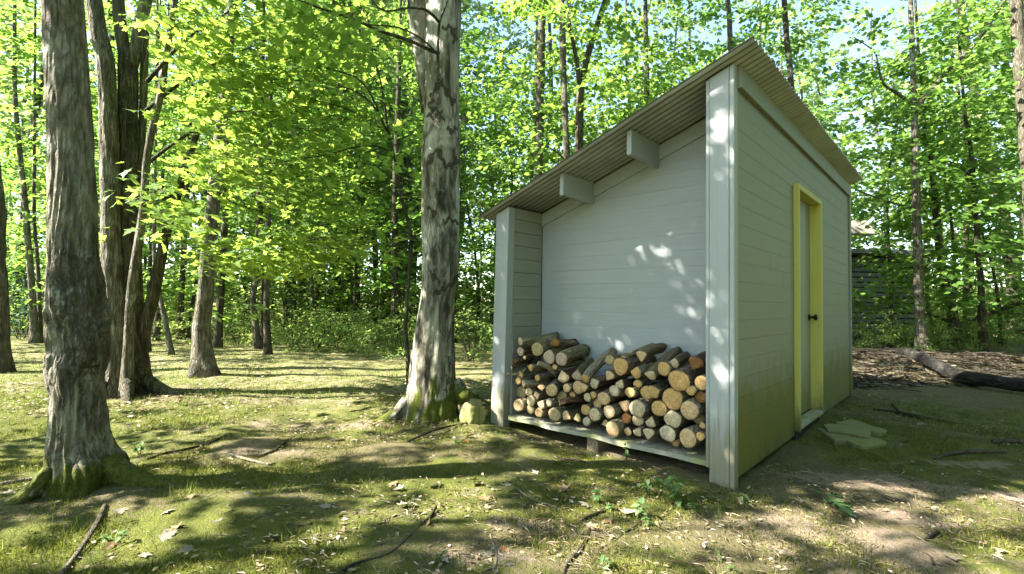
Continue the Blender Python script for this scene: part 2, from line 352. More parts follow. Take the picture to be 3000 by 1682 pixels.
# ------------------------------------------------------------------ GROUND (setting)
def axis_pts(lo, hi, n, near):
    t = np.linspace(-1, 1, n); k = 5.2
    s = np.sinh(k*t)/np.sinh(k)
    return np.where(t < 0, -s*lo, s*hi) + near
def make_ground():
    nx, ny = 330, 330
    xs = axis_pts(-130, 130, nx, 0.2); ys = axis_pts(-60, 180, ny, 3.6)
    X, Y = np.meshgrid(xs, ys); Z = gz(X, Y)
    rg = np.random.default_rng(3)
    for i in range(26):                        # small lumps of the moss carpet
        a = rg.uniform(0, 2*PI); k = rg.uniform(4, 17); ph = rg.uniform(0, 6.28)
        Z = Z + (.028/k)*np.sin(k*(X*math.cos(a)+Y*math.sin(a))+ph)*np.exp(-(np.hypot(X, Y-4)/9)**2)*rg.uniform(.5, 1.4)
    V = np.stack([X, Y, Z], -1).reshape(-1, 3)
    i = np.arange(nx*ny).reshape(ny, nx)
    F = np.stack([i[:-1, :-1], i[:-1, 1:], i[1:, 1:], i[1:, :-1]], -1).reshape(-1, 4)
    n = NT('moss_and_soil'); c = n.coord('Object')
    at_ = n.n('ShaderNodeAttribute', attribute_name='soil'); soil_a = at_.outputs['Fac']
    gr_ = n.n('ShaderNodeAttribute', attribute_name='meadow').outputs['Fac']
    big = n.noise(c, 1.1, 6, .6, .4); mid = n.noise(c, 4.5, 6, .62, .3); fine = n.noise(c, 38, 5, .65); vf = n.noise(c, 150, 3, .6)
    moss = n.mix(n.ramp(mid, .3, .7), (.062, .078, .014), (.180, .188, .040)); moss = n.mix(n.math('MULTIPLY', n.ramp(fine, .40, .75), .6), moss, (.095, .105, .018))
    moss = n.mix(n.math('MULTIPLY', n.ramp(vf, .4, .75), .5), moss, (.03, .04, .008))
    soil = n.mix(fine, (.16, .115, .075), (.34, .265, .19)); soil = n.mix(n.ramp(vf, .5, .7), soil, (.40, .33, .25))
    lit = n.mix(vf, (.10, .08, .05), (.30, .25, .18))
    duff = n.mix(fine, (.095, .068, .042), (.225, .170, .112)); duff = n.mix(n.ramp(vf, .5, .72), duff, (.32, .26, .19))
    df_ = n.n('ShaderNodeAttribute', attribute_name='duff').outputs['Fac']
    dm = n.ramp(n.math('ADD', n.math('ADD', n.noise(c, .9, 7, .68, .5), n.math('MULTIPLY', df_, .35)), n.math('MULTIPLY', n.math('SUBTRACT', fine, .5), .35)), .52, .64)
    sm = n.ramp(n.math('ADD', soil_a, n.math('ADD', n.math('MULTIPLY', n.math('SUBTRACT', big, .5), 1.3), n.math('ADD', n.math('MULTIPLY', n.math('SUBTRACT', mid, .5), 1.5), n.math('MULTIPLY', n.math('SUBTRACT', fine, .5), .9)))), .36, .72)
    lm = n.ramp(n.math('ADD', n.noise(c, 2.3, 7, .7, .6), n.math('MULTIPLY', n.math('SUBTRACT', fine, .5), .5)), .56, .68)
    col = n.mix(n.math('MULTIPLY', dm, .62), moss, duff); col = n.mix(n.math('MULTIPLY', lm, .85), col, lit)
    mead = n.mix(n.ramp(mid, .35, .65), (.13, .145, .04), (.32, .275, .16)); col = n.mix(n.math('MULTIPLY', gr_, .75), col, mead)
    col = n.mix(sm, col, soil)
    h = n.math('ADD', n.math('MULTIPLY', fine, .7), n.math('MULTIPLY', vf, .5))
    n.principled(col, .95, n.bump(h, 1.0, .05), .15)
    me = mesh('ground', V, F, [n.m], smooth=True)
    def blob(p, rx, ry, rot=0, a=1.0):
        dx, dy = X-p[0], Y-p[1]; cc, ss = math.cos(rot), math.sin(rot)
        return a*np.exp(-(((dx*cc+dy*ss)/rx)**2+((-dx*ss+dy*cc)/ry)**2))
    soil = np.zeros_like(X)
    for px, py, rx, ry, rot, a in [(2640, 1420, .85, .18, -.25, 1.5), (2560, 1610, .50, .34, -.9, 1.6), (2660, 1500, .40, .12, -.2, 1.2), (2440, 1560, .3, .15, 0, .6), (2900, 1360, .4, .1, 0, .6),
                                   (1050, 1255, .55, .22, .3, .8), (1240, 1290, .6, .14, .2, .55), (760, 1330, .6, .25, .1, .6), (1520, 1540, .3, .12, 0, .75), (1420, 1640, .3, .14, 0, .7),
                                   (1620, 1310, .35, .1, -.3, .6), (1900, 1340, 1.0, .14, -.75, .65), (560, 1260, .6, .3, 0, .4), (1750, 1570, .3, .1, 0, .5), (2760, 1600, .3, .1, 0, .3), (700, 1180, 1.6, .40, 0, .58), (880, 1250, 1.1, .35, .1, .6), (1000, 1120, 1.0, .45, 0, .5), (480, 1150, 1.0, .5, 0, .45), (950, 1420, .5, .12, 0, .38), (620, 1600, .4, .1, 0, .35)]:
        soil = np.maximum(soil, blob(G(px, py), rx, ry, rot, a))
    soil = np.maximum(soil, .15*np.exp(-(((X-8.5)/6.5)**2+((Y-9.5)/2.6)**2)**2))
    mead = 1/(1+np.exp(-(Y-5.4-.25*np.abs(X+2))*2.2))*(X < 3.2) + (X >= 3.2)*1/(1+np.exp(-(Y-13)*1.2))
    duff = np.zeros_like(X)
    for px, py, rx, ry, rot, a in [(2290, 1330, .9, .35, .8, 1), (2200, 1560, .7, .35, .2, .8), (2460, 1400, .6, .3, 0, .8), (2700, 1500, .8, .3, 0, .7), (1900, 1345, 1.2, .22, -.75, 1), (1700, 1590, .6, .3, 0, .6), (1150, 1330, .8, .25, 0, .8), (800, 1330, .9, .3, 0, .6), (2850, 1150, 2.5, 1.2, 0, .8), (250, 1500, .5, .3, 0, .5)]:
        duff = np.maximum(duff, blob(G(px, py), rx, ry, rot, a))
    duff = np.maximum(duff, 1.0*np.exp(-(((X-8.5)/6.5)**2+((Y-9.5)/2.6)**2)**2))
    for nm, arr in (('duff', duff), ('soil', soil), ('meadow', np.clip(mead, 0, 1))):
        a_ = me.attributes.new(nm, 'FLOAT', 'POINT'); a_.data.foreach_set('value', arr.astype(np.float32).ravel())
    o = obj('ground', me); tag(o, 'mossy woodland ground with bare soil patches and thin meadow grass', 'ground', kind='structure')
make_ground()

# ------------------------------------------------------------------ SHED
HT, SLOPE, W, D, DR = 2.736, .3476, 2.1423, 4.37, .50
def zr(u): return HT - SLOPE*u
shed = empty('shed', S(0, 0, 0), 'small grey-white plank woodshed with slanting corrugated roof and open log recess', 'shed')
shed.rotation_euler = (0, 0, YAW)
bpy.context.view_layer.update()
SHM = Matrix(((math.cos(YAW), -math.sin(YAW), 0, CX), (math.sin(YAW), math.cos(YAW), 0, CY), (0, 0, 1, 0), (0, 0, 0, 1)))
# local shed axes: x = v (back), y = u (left), z up
def sp(name, me, label=None):
    o = bpy.data.objects.new(name, me); link(o); o.parent = shed
    if label: o['label'] = label
    return o
def quadboard(name, mat, pts, axis, t, bev=.0006):
    """pts: list of (a, z) polygon; axis 'u' -> plane v=const (front/back boards), 'v' -> plane u=const. t=(lo, hi) thickness range."""
    mb = MB()
    if axis == 'u': lo = [(t[0], a, z) for a, z in pts]; hi = [(t[1], a, z) for a, z in pts]
    else: lo = [(a, t[0], z) for a, z in pts]; hi = [(a, t[1], z) for a, z in pts]
    mb.prism(lo, hi); me = mb.mesh(name, [mat]); bevelled(me, bev); return sp(name, me)
def clip_roof(u0, u1, z0, z1, drop):
    """board rectangle clipped by the roof line z = zr(u)-drop; returns polygon in (u, z)"""
    P = [(u0, z0), (u1, z0), (u1, z1), (u0, z1)]; out = []
    f = lambda p: zr(p[0])-drop - p[1]
    for i in range(4):
        a, b = P[i], P[(i+1) % 4]; fa, fb = f(a), f(b)
        if fa >= 0: out.append(a)
        if fa*fb < 0: t = fa/(fa-fb); out.append((a[0]+(b[0]-a[0])*t, a[1]+(b[1]-a[1])*t))
    return out
rs = random.Random(5)
# dark inner core so that the joints read dark
mb = MB()
def core_poly(d): return [(.10, .10), (W-.15, .10), (W-.15, zr(W-.15)-.04), (.10, zr(.10)-.04)]
mb.prism([(DR+.030, u, z) for u, z in core_poly(0)], [(D-.03, u, z) for u, z in core_poly(0)])
# keep the core behind the door recess shallow: cut by using a second inner shell only where there is no door
core = mb.mesh('wall_core', [M['dark']]); sp('wall_core', core)
PITCHB = .1268
# back wall of the recess
z = 1.205 - PITCHB*9
while z < 2.75:
    p = clip_roof(.03, W-.155, max(z+.0002, .06), z+PITCHB-.0002, .01)
    if len(p) >= 3 and max(q[1] for q in p)-min(q[1] for q in p) > .01:
        jit = rs.uniform(-.0012, .0012); quadboard('siding_board', M['paint'], p, 'u', (DR+jit, DR+.022))
    z += PITCHB
# left end: outer end wall of the shed behind the recess (seen as the inner return)
z = .80 - PITCHB*6
while z < 2.05:
    zt = min(z+PITCHB-.002, zr(W-.15)-.03)
    if zt > z+.02:
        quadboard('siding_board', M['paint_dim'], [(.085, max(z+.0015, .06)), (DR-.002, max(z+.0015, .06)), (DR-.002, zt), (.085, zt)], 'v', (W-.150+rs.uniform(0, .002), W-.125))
    z += PITCHB
# outer left face, seen only from other places
z = .80 - PITCHB*6
while z < 2.0:
    quadboard('siding_board', M['paint_dim'], [(.06, max(z, .05)), (D-.02, max(z, .05)), (D-.02, z+PITCHB-.002), (.06, z+PITCHB-.002)], 'v', (W-.03, W-.008))
    z += PITCHB
# side wall with the door: u = 0 plane, boards between u=0 and u=.022
DV0, DV1 = 1.53, 2.48
z = .80 - PITCHB*6; k = 0
while z < HT-.01:
    z0, z1 = max(z+.0006, .035), min(z+PITCHB-.0006, HT-.02)
    if z1-z0 > .015:
        segs = [(.072, DV0-.004), (DV1+.004, D-.09)] if z0 < 2.19 else [(.072, D-.09)]
        for a, b in segs:
            j = rs.uniform(0, .0035)
            zz0, zz1 = z0, z1
            if z0 < 2.19 < z1 and len(segs) == 2: pass
            cuts = [a, b]
            if b-a > 1.2 and rs.random() < .3: cuts = [a, a+(b-a)*rs.uniform(.3, .8), b]
            for ca, cb in zip(cuts[:-1], cuts[1:]):
                quadboard('siding_board', M['paint_side_shade'], [(ca+.001, zz0), (cb-.001, zz0+rs.uniform(-.0008, .0008)), (cb-.001, zz1), (ca+.001, zz1)], 'v', (-.001+j*.5, .024))
    z += PITCHB; k += 1
# rear wall
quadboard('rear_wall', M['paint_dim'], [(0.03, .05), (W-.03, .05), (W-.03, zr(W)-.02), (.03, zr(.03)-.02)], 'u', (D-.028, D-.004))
# posts
def post(name, mat, u0, u1, v0, v1, zb, drop, shear=0.0, bev=.004):
    mb = MB(); P = [(v0, u0), (v0, u1), (v1, u1), (v1, u0)]
    mb.prism([(v, u+shear, zb) for v, u in P], [(v, u, zr(u)-drop) for v, u in P])
    return sp(name, bevelled(mb.mesh(name, [mat]), bev))
post('corner_post', M['paint_post'], .0255, .152, -.004, .085, -.03, .012)
post('post_trim', M['paint_post'], .154, .178, .002, .08, .085, .012)
post('corner_board', M['paint_post'], -.007, .024, -.002, .066, -.03, .012)
post('end_post', M['paint_post'], W-.162, W, -.004, .085, -.03, .012, .035)
post('far_corner_board', M['paint_trim'], -.022, .024, D-.088, D, -.02, .012)
# frieze boards
mb = MB(); a, b = .03, W-.157
mb.prism([(DR-.020, a, zr(a)-.135), (DR-.020, b, zr(b)-.135), (DR-.020, b, zr(b)-.012), (DR-.020, a, zr(a)-.012)],
         [(DR-.002, a, zr(a)-.135), (DR-.002, b, zr(b)-.135), (DR-.002, b, zr(b)-.012), (DR-.002, a, zr(a)-.012)])
sp('frieze_board', bevelled(mb.mesh('frieze_board', [M['paint']]), .003))
quadboard('side_frieze_board', M['paint_trim'], [(.072, HT-.150), (D-.09, HT-.150), (D-.09, HT-.012), (.072, HT-.012)], 'v', (-.030, -.004))
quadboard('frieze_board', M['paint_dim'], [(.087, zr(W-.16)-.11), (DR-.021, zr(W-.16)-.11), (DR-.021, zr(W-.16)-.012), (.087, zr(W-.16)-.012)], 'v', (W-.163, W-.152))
# rafter tails
for u0 in (.745, 1.378):
    mb = MB(); u1 = u0+.040
    for_z = .185
    P = [(.020, u0), (.020, u1), (DR-.021, u1), (DR-.021, u0)]
    mb.prism([(v, u, zr(u0)-.012-for_z) for v, u in P], [(v, u, zr(u)-.004) for v, u in P])
    sp('rafter_tail', bevelled(mb.mesh('rafter_tail', [M['paint_post'] if False else M['paint']]), .003))
# shelf the logs stand on
mb = MB(); nseg = 26; us = np.linspace(.156, W-.165, nseg); V = []; F = []
for i, u in enumerate(us):
    w1 = .006*math.sin(u*7.3)+.004*math.sin(u*19+1); w2 = .004*math.sin(u*11+2)
    V += [(.012+w1, u, .092+w2), (.016+w1, u, .124+w2*.6), (DR-.03, u, .124), (DR-.03, u, .092)]
for i in range(nseg-1):
    a, b = 4*i, 4*i+4
    F += [[a, a+1, b+1, b], [a+1, a+2, b+2, b+1], [a+2, a+3, b+3, b+2], [a+3, a, b, b+3]]
F += [[0, 3, 2, 1], [4*nseg-4, 4*nseg-3, 4*nseg-2, 4*nseg-1]]
sp('shelf_plank', fix_normals(mesh('shelf_plank', np.array(V), F, [M['plank']])))
mb = MB(); mb.box(.06, .24, 1.045, 1.150, -.03, .091); sp('pier_block', bevelled(mb.mesh('pier_block', [M['pier']]), .006))
mb = MB(); mb.box(DR-.02, DR+.01, .06, W-.16, -.02, .06); sp('skirt_board', mb.mesh('skirt_board', [M['dark']]))
# roof sheets: corrugations run down the slope
def roof_sheet(v0, v1, lift):
    pitch, amp = .0677, .0105; n = int(round((v1-v0)/pitch))*8; vs = np.linspace(v0, v1, n+1)
    us = [-.155, .6, 1.4, 2.295]; V = []; F = []
    for s_ in (0, 1):
        for u in us:
            for v in vs:
                sag = .004*math.sin(v*5+u*3)
                V.append((v, u, zr(u)+amp+amp*math.cos(2*PI*(v-v0)/pitch)+lift+sag+.0016*s_))
    nv = n+1; nu = len(us)
    for s_ in (0, 1):
        for i in range(nu-1):
            for j in range(n):
                q = [s_*nu*nv+i*nv+j, s_*nu*nv+i*nv+j+1, s_*nu*nv+(i+1)*nv+j+1, s_*nu*nv+(i+1)*nv+j]
                F.append(q if s_ == 0 else q[::-1])
    o_ = nu*nv
    for j in range(n):
        F.append([j, o_+j, o_+j+1, j+1]); k_ = (nu-1)*nv; F.append([k_+j, k_+j+1, o_+k_+j+1, o_+k_+j])
    for i in range(nu-1):
        a, b = i*nv, (i+1)*nv; F.append([a, b, o_+b, o_+a]); F.append([a+n, o_+a+n, o_+b+n, b+n])
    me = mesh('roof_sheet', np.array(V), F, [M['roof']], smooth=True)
    return sp('roof_sheet', me)
P8 = .0677
v0 = -.105
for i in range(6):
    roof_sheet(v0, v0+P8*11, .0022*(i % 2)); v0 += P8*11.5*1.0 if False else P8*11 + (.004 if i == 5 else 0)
# door: jamb lining, door leaf, knob, sill
door = obj('door', None, shed) if False else None
mb = MB(); PJ = -.042
def jamb(name, v0, v1, z0, z1, u0=PJ, u1=.06, mat='paint_yellow'):
    mb = MB(); mb.box(v0, v1, u0, u1, z0, z1); return sp(name, bevelled(mb.mesh(name, [M[mat]]), .003))
jamb('door_jamb', DV0, DV0+.036, .075, 2.23); jamb('door_jamb', DV1-.050, DV1, .095, 2.23)
jamb('door_header', DV0+.037, DV1-.051, 2.180, 2.23)
jamb('door_stop', DV1-.064, DV1-.0505, .13, 2.179, .036, .060); jamb('door_stop', DV0+.0365, DV0+.05, .13, 2.179, .036, .060)
mb = MB(); mb.box(DV0+.05, DV1-.0645, .056, .090, .137, 2.178); dl = sp('door', bevelled(mb.mesh('door', [M['paint_door']]), .003))
mb = MB(); mb.box(DV0+.037, DV1-.051, -.050, .056, .098, .128); sp('door_sill', bevelled(mb.mesh('door_sill', [M['plank']]), .004))
mb = MB(); mb.box(DV0+.02, DV1-.02, -.004, .03, -.02, .094); sp('sill_riser', mb.mesh('sill_riser', [M['dark']]))
# lathe knob, axis along -u
prof = [(.056, .0), (.056, .033), (.050, .035), (.046, .030), (.042, .014), (.018, .012), (.012, .018), (.006, .027), (-.004, .031), (-.014, .028), (-.020, .016), (-.022, .0)]
V = []; F = []; ns = 20
for uu, r in prof:
    for k in range(ns): V.append((2.352+r*math.cos(2*PI*k/ns), uu, 1.049+r*math.sin(2*PI*k/ns)))
for i in range(len(prof)-1):
    for k in range(ns): F.append([i*ns+k, i*ns+(k+1) % ns, (i+1)*ns+(k+1) % ns, (i+1)*ns+k])
kn = obj('door_knob', fix_normals(mesh('door_knob', np.array(V), F, [M['knob']], smooth=True)), dl)

# ------------------------------------------------------------------ tubes, trunks
def catmull(P, R, step):
    P = np.asarray(P, float); R = np.asarray(R, float)
    Pe = np.vstack([2*P[0]-P[1], P, 2*P[-1]-P[-2]]); out = []; ro = []
    for i in range(len(P)-1):
        p0, p1, p2, p3 = Pe[i:i+4]; m = max(1, int(np.linalg.norm(p2-p1)/step))
        for t in np.arange(m)/m:
            out.append(.5*((2*p1)+(-p0+p2)*t+(2*p0-5*p1+4*p2-p3)*t*t+(-p0+3*p1-3*p2+p3)*t**3)); ro.append(R[i]+(R[i+1]-R[i])*t)
    out.append(P[-1]); ro.append(R[-1]); return np.array(out), np.array(ro)
def tube(P, R, segs=8, disp=None, cap=True):
    P = np.asarray(P, float); R = np.asarray(R, float); n = len(P)
    T = np.gradient(P, axis=0); T /= np.linalg.norm(T, axis=1)[:, None]+1e-9
    ref = np.array([1., 0, 0]) if abs(T[0][0]) < .8 else np.array([0, 1., 0])
    th = np.linspace(0, 2*PI, segs, endpoint=False); V = np.zeros((n, segs, 3)); b = None
    for i in range(n):
        a = ref - T[i]*(ref@T[i]); a /= np.linalg.norm(a); b = np.cross(T[i], a); ref = a
        r = R[i]*np.ones(segs) if disp is None else R[i]*(1+disp[i])
        V[i] = P[i] + (np.cos(th)*r)[:, None]*a + (np.sin(th)*r)[:, None]*b
    idx = np.arange(n*segs).reshape(n, segs); nx = np.roll(idx, -1, 1)
    F = np.stack([idx[:-1], nx[:-1], nx[1:], idx[1:]], -1).reshape(-1, 4)
    V = V.reshape(-1, 3)
    if cap:
        V = np.vstack([V, P[0], P[-1]]); c0, c1 = n*segs, n*segs+1
        f0 = np.stack([nx[0], idx[0], np.full(segs, c0), np.full(segs, c0)], -1); f1 = np.stack([idx[-1], nx[-1], np.full(segs, c1), np.full(segs, c1)], -1)
        return V, F, np.vstack([f0[:, :3], f1[:, :3]])
    return V, F, None
def tube_mesh(name, P, R, segs, mat, origin, step=.12, noise=0.0, flare=0.0, flare_h=.3, lobes=5, seed=0, extra=None):
    P, R = catmull(P, R, step); rg = np.random.default_rng(seed); n = len(P)
    th = np.linspace(0, 2*PI, segs, endpoint=False)[None, :]; s = np.r_[0, np.cumsum(np.linalg.norm(np.diff(P, axis=0), axis=1))][:, None]
    d = np.zeros((n, segs))
    if noise:
        for k in range(22):
            m = rg.integers(1, 5 if k < 10 else 14); f = rg.uniform(.6, 5) if k < 10 else rg.uniform(3, 16)
            d += noise*rg.uniform(.3, 1)/(1+.22*m)*np.sin(m*th+f*s+rg.uniform(0, 6.28))
    if segs >= 24 and extra is None: d += ridges(th, P, 3.6, 1.5, seed)*.03
    if flare:
        e = np.exp(-s/flare_h); d += flare*e*(1+.45*np.cos(lobes*th+seed)+.25*np.cos((lobes+2)*th+seed*1.7))
    if extra is not None: d += extra(th, s, P)
    V, F, C = tube(P, R, segs, d)
    V = V-np.asarray(origin)
    fl = F.tolist() + (C.tolist() if C is not None else [])
    return mesh(name, V, fl, [mat], smooth=True)
from mathutils import noise as MN
def ridges(th, P, fa, fz, seed, octv=4):
    n = len(P); th = th.ravel(); out = np.zeros((n, len(th))); cs = [(math.cos(t)*fa, math.sin(t)*fa) for t in th]
    for i in range(n):
        z = P[i][2]*fz+seed*7.3; wob = .25*math.sin(P[i][2]*5+seed)
        for k, (c, d) in enumerate(cs): out[i, k] = MN.ridged_multi_fractal(Vector((c+wob, d, z)), .9, 2.1, octv, 1.0, 1.6)
    out -= out.mean(); return out/(out.std()+1e-6)
def poly_dist(x, y, poly):
    d = np.full(x.shape, 1e9)
    for (x0, y0), (x1, y1) in zip(poly[:-1], poly[1:]):
        dx, dy = x1-x0, y1-y0; t = np.clip(((x-x0)*dx+(y-y0)*dy)/(dx*dx+dy*dy+1e-9), 0, 1); d = np.minimum(d, np.hypot(x-x0-t*dx, y-y0-t*dy))
    return d
def set_attr(me, name, arr):
    a_ = me.attributes.new(name, 'FLOAT', 'POINT'); a_.data.foreach_set('value', np.asarray(arr, np.float32).ravel())
def joined_tubes(name, items, mat, origin, segs=5, step=.15):
    mv = []; mf = []; n0 = 0
    for P, R in items:
        P, R = catmull(P, R, step); V, F, C = tube(P, R, segs, None, False); mv.append(V-np.asarray(origin)); mf.append(F+n0); n0 += len(V)
    return mesh(name, np.vstack(mv), np.vstack(mf), [mat], smooth=True)

# ------------------------------------------------------------------ leaves
def fan(half):
    """half outline (x along leaf, y across) from base to tip; returns verts, tris (fan round a mid point), slightly folded"""
    up = [(x, y) for x, y in half]; lo = [(x, -y) for x, y in half[1:-1]][::-1]
    ring = up+lo; V = [(.30, 0, .0)]+[(x, y, .10*abs(y)-.16*(x-.2)**2) for x, y in ring]; n = len(ring)
    return np.array(V), np.array([(0, 1+i, 1+(i+1) % n) for i in range(n)])
T_HI = fan([(0, 0), (-.03, .20), (.0, .37), (.14, .24), (.24, .30), (.44, .54), (.47, .36), (.46, .17), (.62, .27), (.72, .13), (1, 0)])
T_MID = fan([(0, 0), (0, .36), (.14, .21), (.46, .50), (.48, .17), (1, 0)])
T_LO = (np.array([(0, 0, 0), (.38, .42, .04), (1, 0, -.10), (.38, -.42, .04)]), np.array([(0, 1, 2), (0, 2, 3)]))
T_OVAL = (np.array([(0, 0, 0), (.35, .26, .04), (1, 0, -.08), (.35, -.26, .04)]), np.array([(0, 1, 2), (0, 2, 3)]))
def leaf_arrays(P, A, N, size, tmpl):
    V0, F0 = tmpl; P = np.asarray(P); A = A/(np.linalg.norm(A, axis=1)[:, None]+1e-9)
    N = N-A*(N*A).sum(1)[:, None]; N /= np.linalg.norm(N, axis=1)[:, None]+1e-9; B = np.cross(N, A)
    V = P[:, None, :] + size[:, None, None]*(V0[None, :, 0:1]*A[:, None, :]+V0[None, :, 1:2]*B[:, None, :]+V0[None, :, 2:3]*N[:, None, :])
    k = len(V0); F = (np.arange(len(P))*k)[:, None, None]+F0[None]
    return V.reshape(-1, 3), F.reshape(-1, F0.shape[1])
def spray(rg, P, Dv, L, n, size=(.08, .13), wid=.5, droop=.25, rise=.08, flat=.05, tilt=.38):
    K = len(P); t = rg.random((K, n))**.8; s = rg.uniform(-1, 1, (K, n)); L = np.asarray(L)[:, None]
    w = wid*L*np.sqrt(np.clip(np.sin(PI*np.clip(t*.86+.1, 0, 1)), 0, 1)); Sx = np.stack([-Dv[:, 1], Dv[:, 0]], -1)
    x = P[:, 0:1]+Dv[:, 0:1]*t*L+Sx[:, 0:1]*s*w; y = P[:, 1:2]+Dv[:, 1:2]*t*L+Sx[:, 1:2]*s*w
    z = P[:, 2:3]+rise*t*L-droop*L*t*t-.10*L*np.abs(s)+rg.normal(0, flat, (K, n))
    ang = np.arctan2(Dv[:, 1], Dv[:, 0])[:, None]+s*1.0+rg.normal(0, .5, (K, n))
    A = np.stack([np.cos(ang), np.sin(ang), -.28+rg.normal(0, .3, (K, n))], -1).reshape(-1, 3)
    N = np.stack([rg.normal(0, tilt, (K, n)), rg.normal(0, tilt, (K, n)), np.ones((K, n))], -1).reshape(-1, 3)
    return np.stack([x, y, z], -1).reshape(-1, 3), A, N, rg.uniform(*size, K*n)
def crown_points(rg, h, z0, R, nb, per, prof=None, trunk=None, up=.22):
    P = []; Dv = []; L = []
    for i in range(nb):
        f = (i+rg.random())/nb; z = z0+(h-z0)*f; r = R*(prof(f) if prof else (1-.75*f**1.6)*(.75+.25*math.sin(f*9)))*rg.uniform(.7, 1.15)
        a = i*2.399+rg.normal(0, .3); d = np.array([math.cos(a), math.sin(a)]); c = np.array([0, 0]) if trunk is None else trunk(z)
        for j in range(per):
            t = .22+.78*(j+rg.random())/per; aa = a+rg.normal(0, .55)
            P.append([c[0]+d[0]*r*t, c[1]+d[1]*r*t, z+up*r*t+rg.normal(0, .12)]); Dv.append([math.cos(aa), math.sin(aa)]); L.append(rg.uniform(.5, .95)*(.6+.25*min(R, 2.4)/1.6))
    return np.array(P), np.array(Dv), np.array(L)
def crown_mesh(name, seed, h, z0, R, nb, per, nl, size, tmpl, mat, prof=None, keep=None, ls=1.0, **k):
    rg = np.random.default_rng(seed); P, Dv, L = crown_points(rg, h, z0, R, nb, per, prof); L = L*ls
    p, A, N, s = spray(rg, P, Dv, L, nl, size, **k)
    if keep is not None:
        m = keep(p); p, A, N, s = p[m], A[m], N[m], s[m]
    V, F = leaf_arrays(p, A, N, s, tmpl); return mesh(name, V, F, [mat])
def in_view(p, pad=0):
    """pixel position of world points"""
    x = p[:, 0]; fw = p[:, 1]*_cp+(p[:, 2]-EYE)*_sp; upv = -p[:, 1]*_sp+(p[:, 2]-EYE)*_cp; fw = np.where(fw < .05, .05, fw)
    a = F_PX*x/fw; b = -F_PX*upv/fw
    return 1500+a*_cr-b*_sr, 841+a*_sr+b*_cr, fw

def stem_from(pts, Y, under=.10):
    """pts: (px, py, width_px); returns world points and radii from base up; Y number or list"""
    P = []; R = []
    for i, (x, y, w) in enumerate(pts):
        yy = Y[i] if hasattr(Y, '__len__') else Y
        P.append(at(x, y, yy)); R.append(w*yy/F_PX/2/math.sqrt(1+((x-1500)/F_PX)**2))
    return P, R

def tree_root(name, base, label, cat='tree', group=None):
    return empty(name, on(base), label, cat, group)
def add_trunk(root, pts, Y, mat, segs=14, noise=.05, flare=0, flare_h=.3, name='trunk', seed=0, step=.12, lobes=5, to_ground=True, extra=None):
    P, R = stem_from(pts, Y)
    if P[0][2] > P[-1][2]: P = P[::-1]; R = R[::-1]
    if to_ground: P[0][2] = float(gz(P[0][0], P[0][1]))-.06
    me = tube_mesh(name, P, R, segs, mat, np.array(root.location), step, noise, flare, flare_h, lobes, seed, extra)
    return obj(name, me, root)
def reach_up(pts, Y, top=7.0):
    """extend a traced stem above the frame to a natural height"""
    return pts

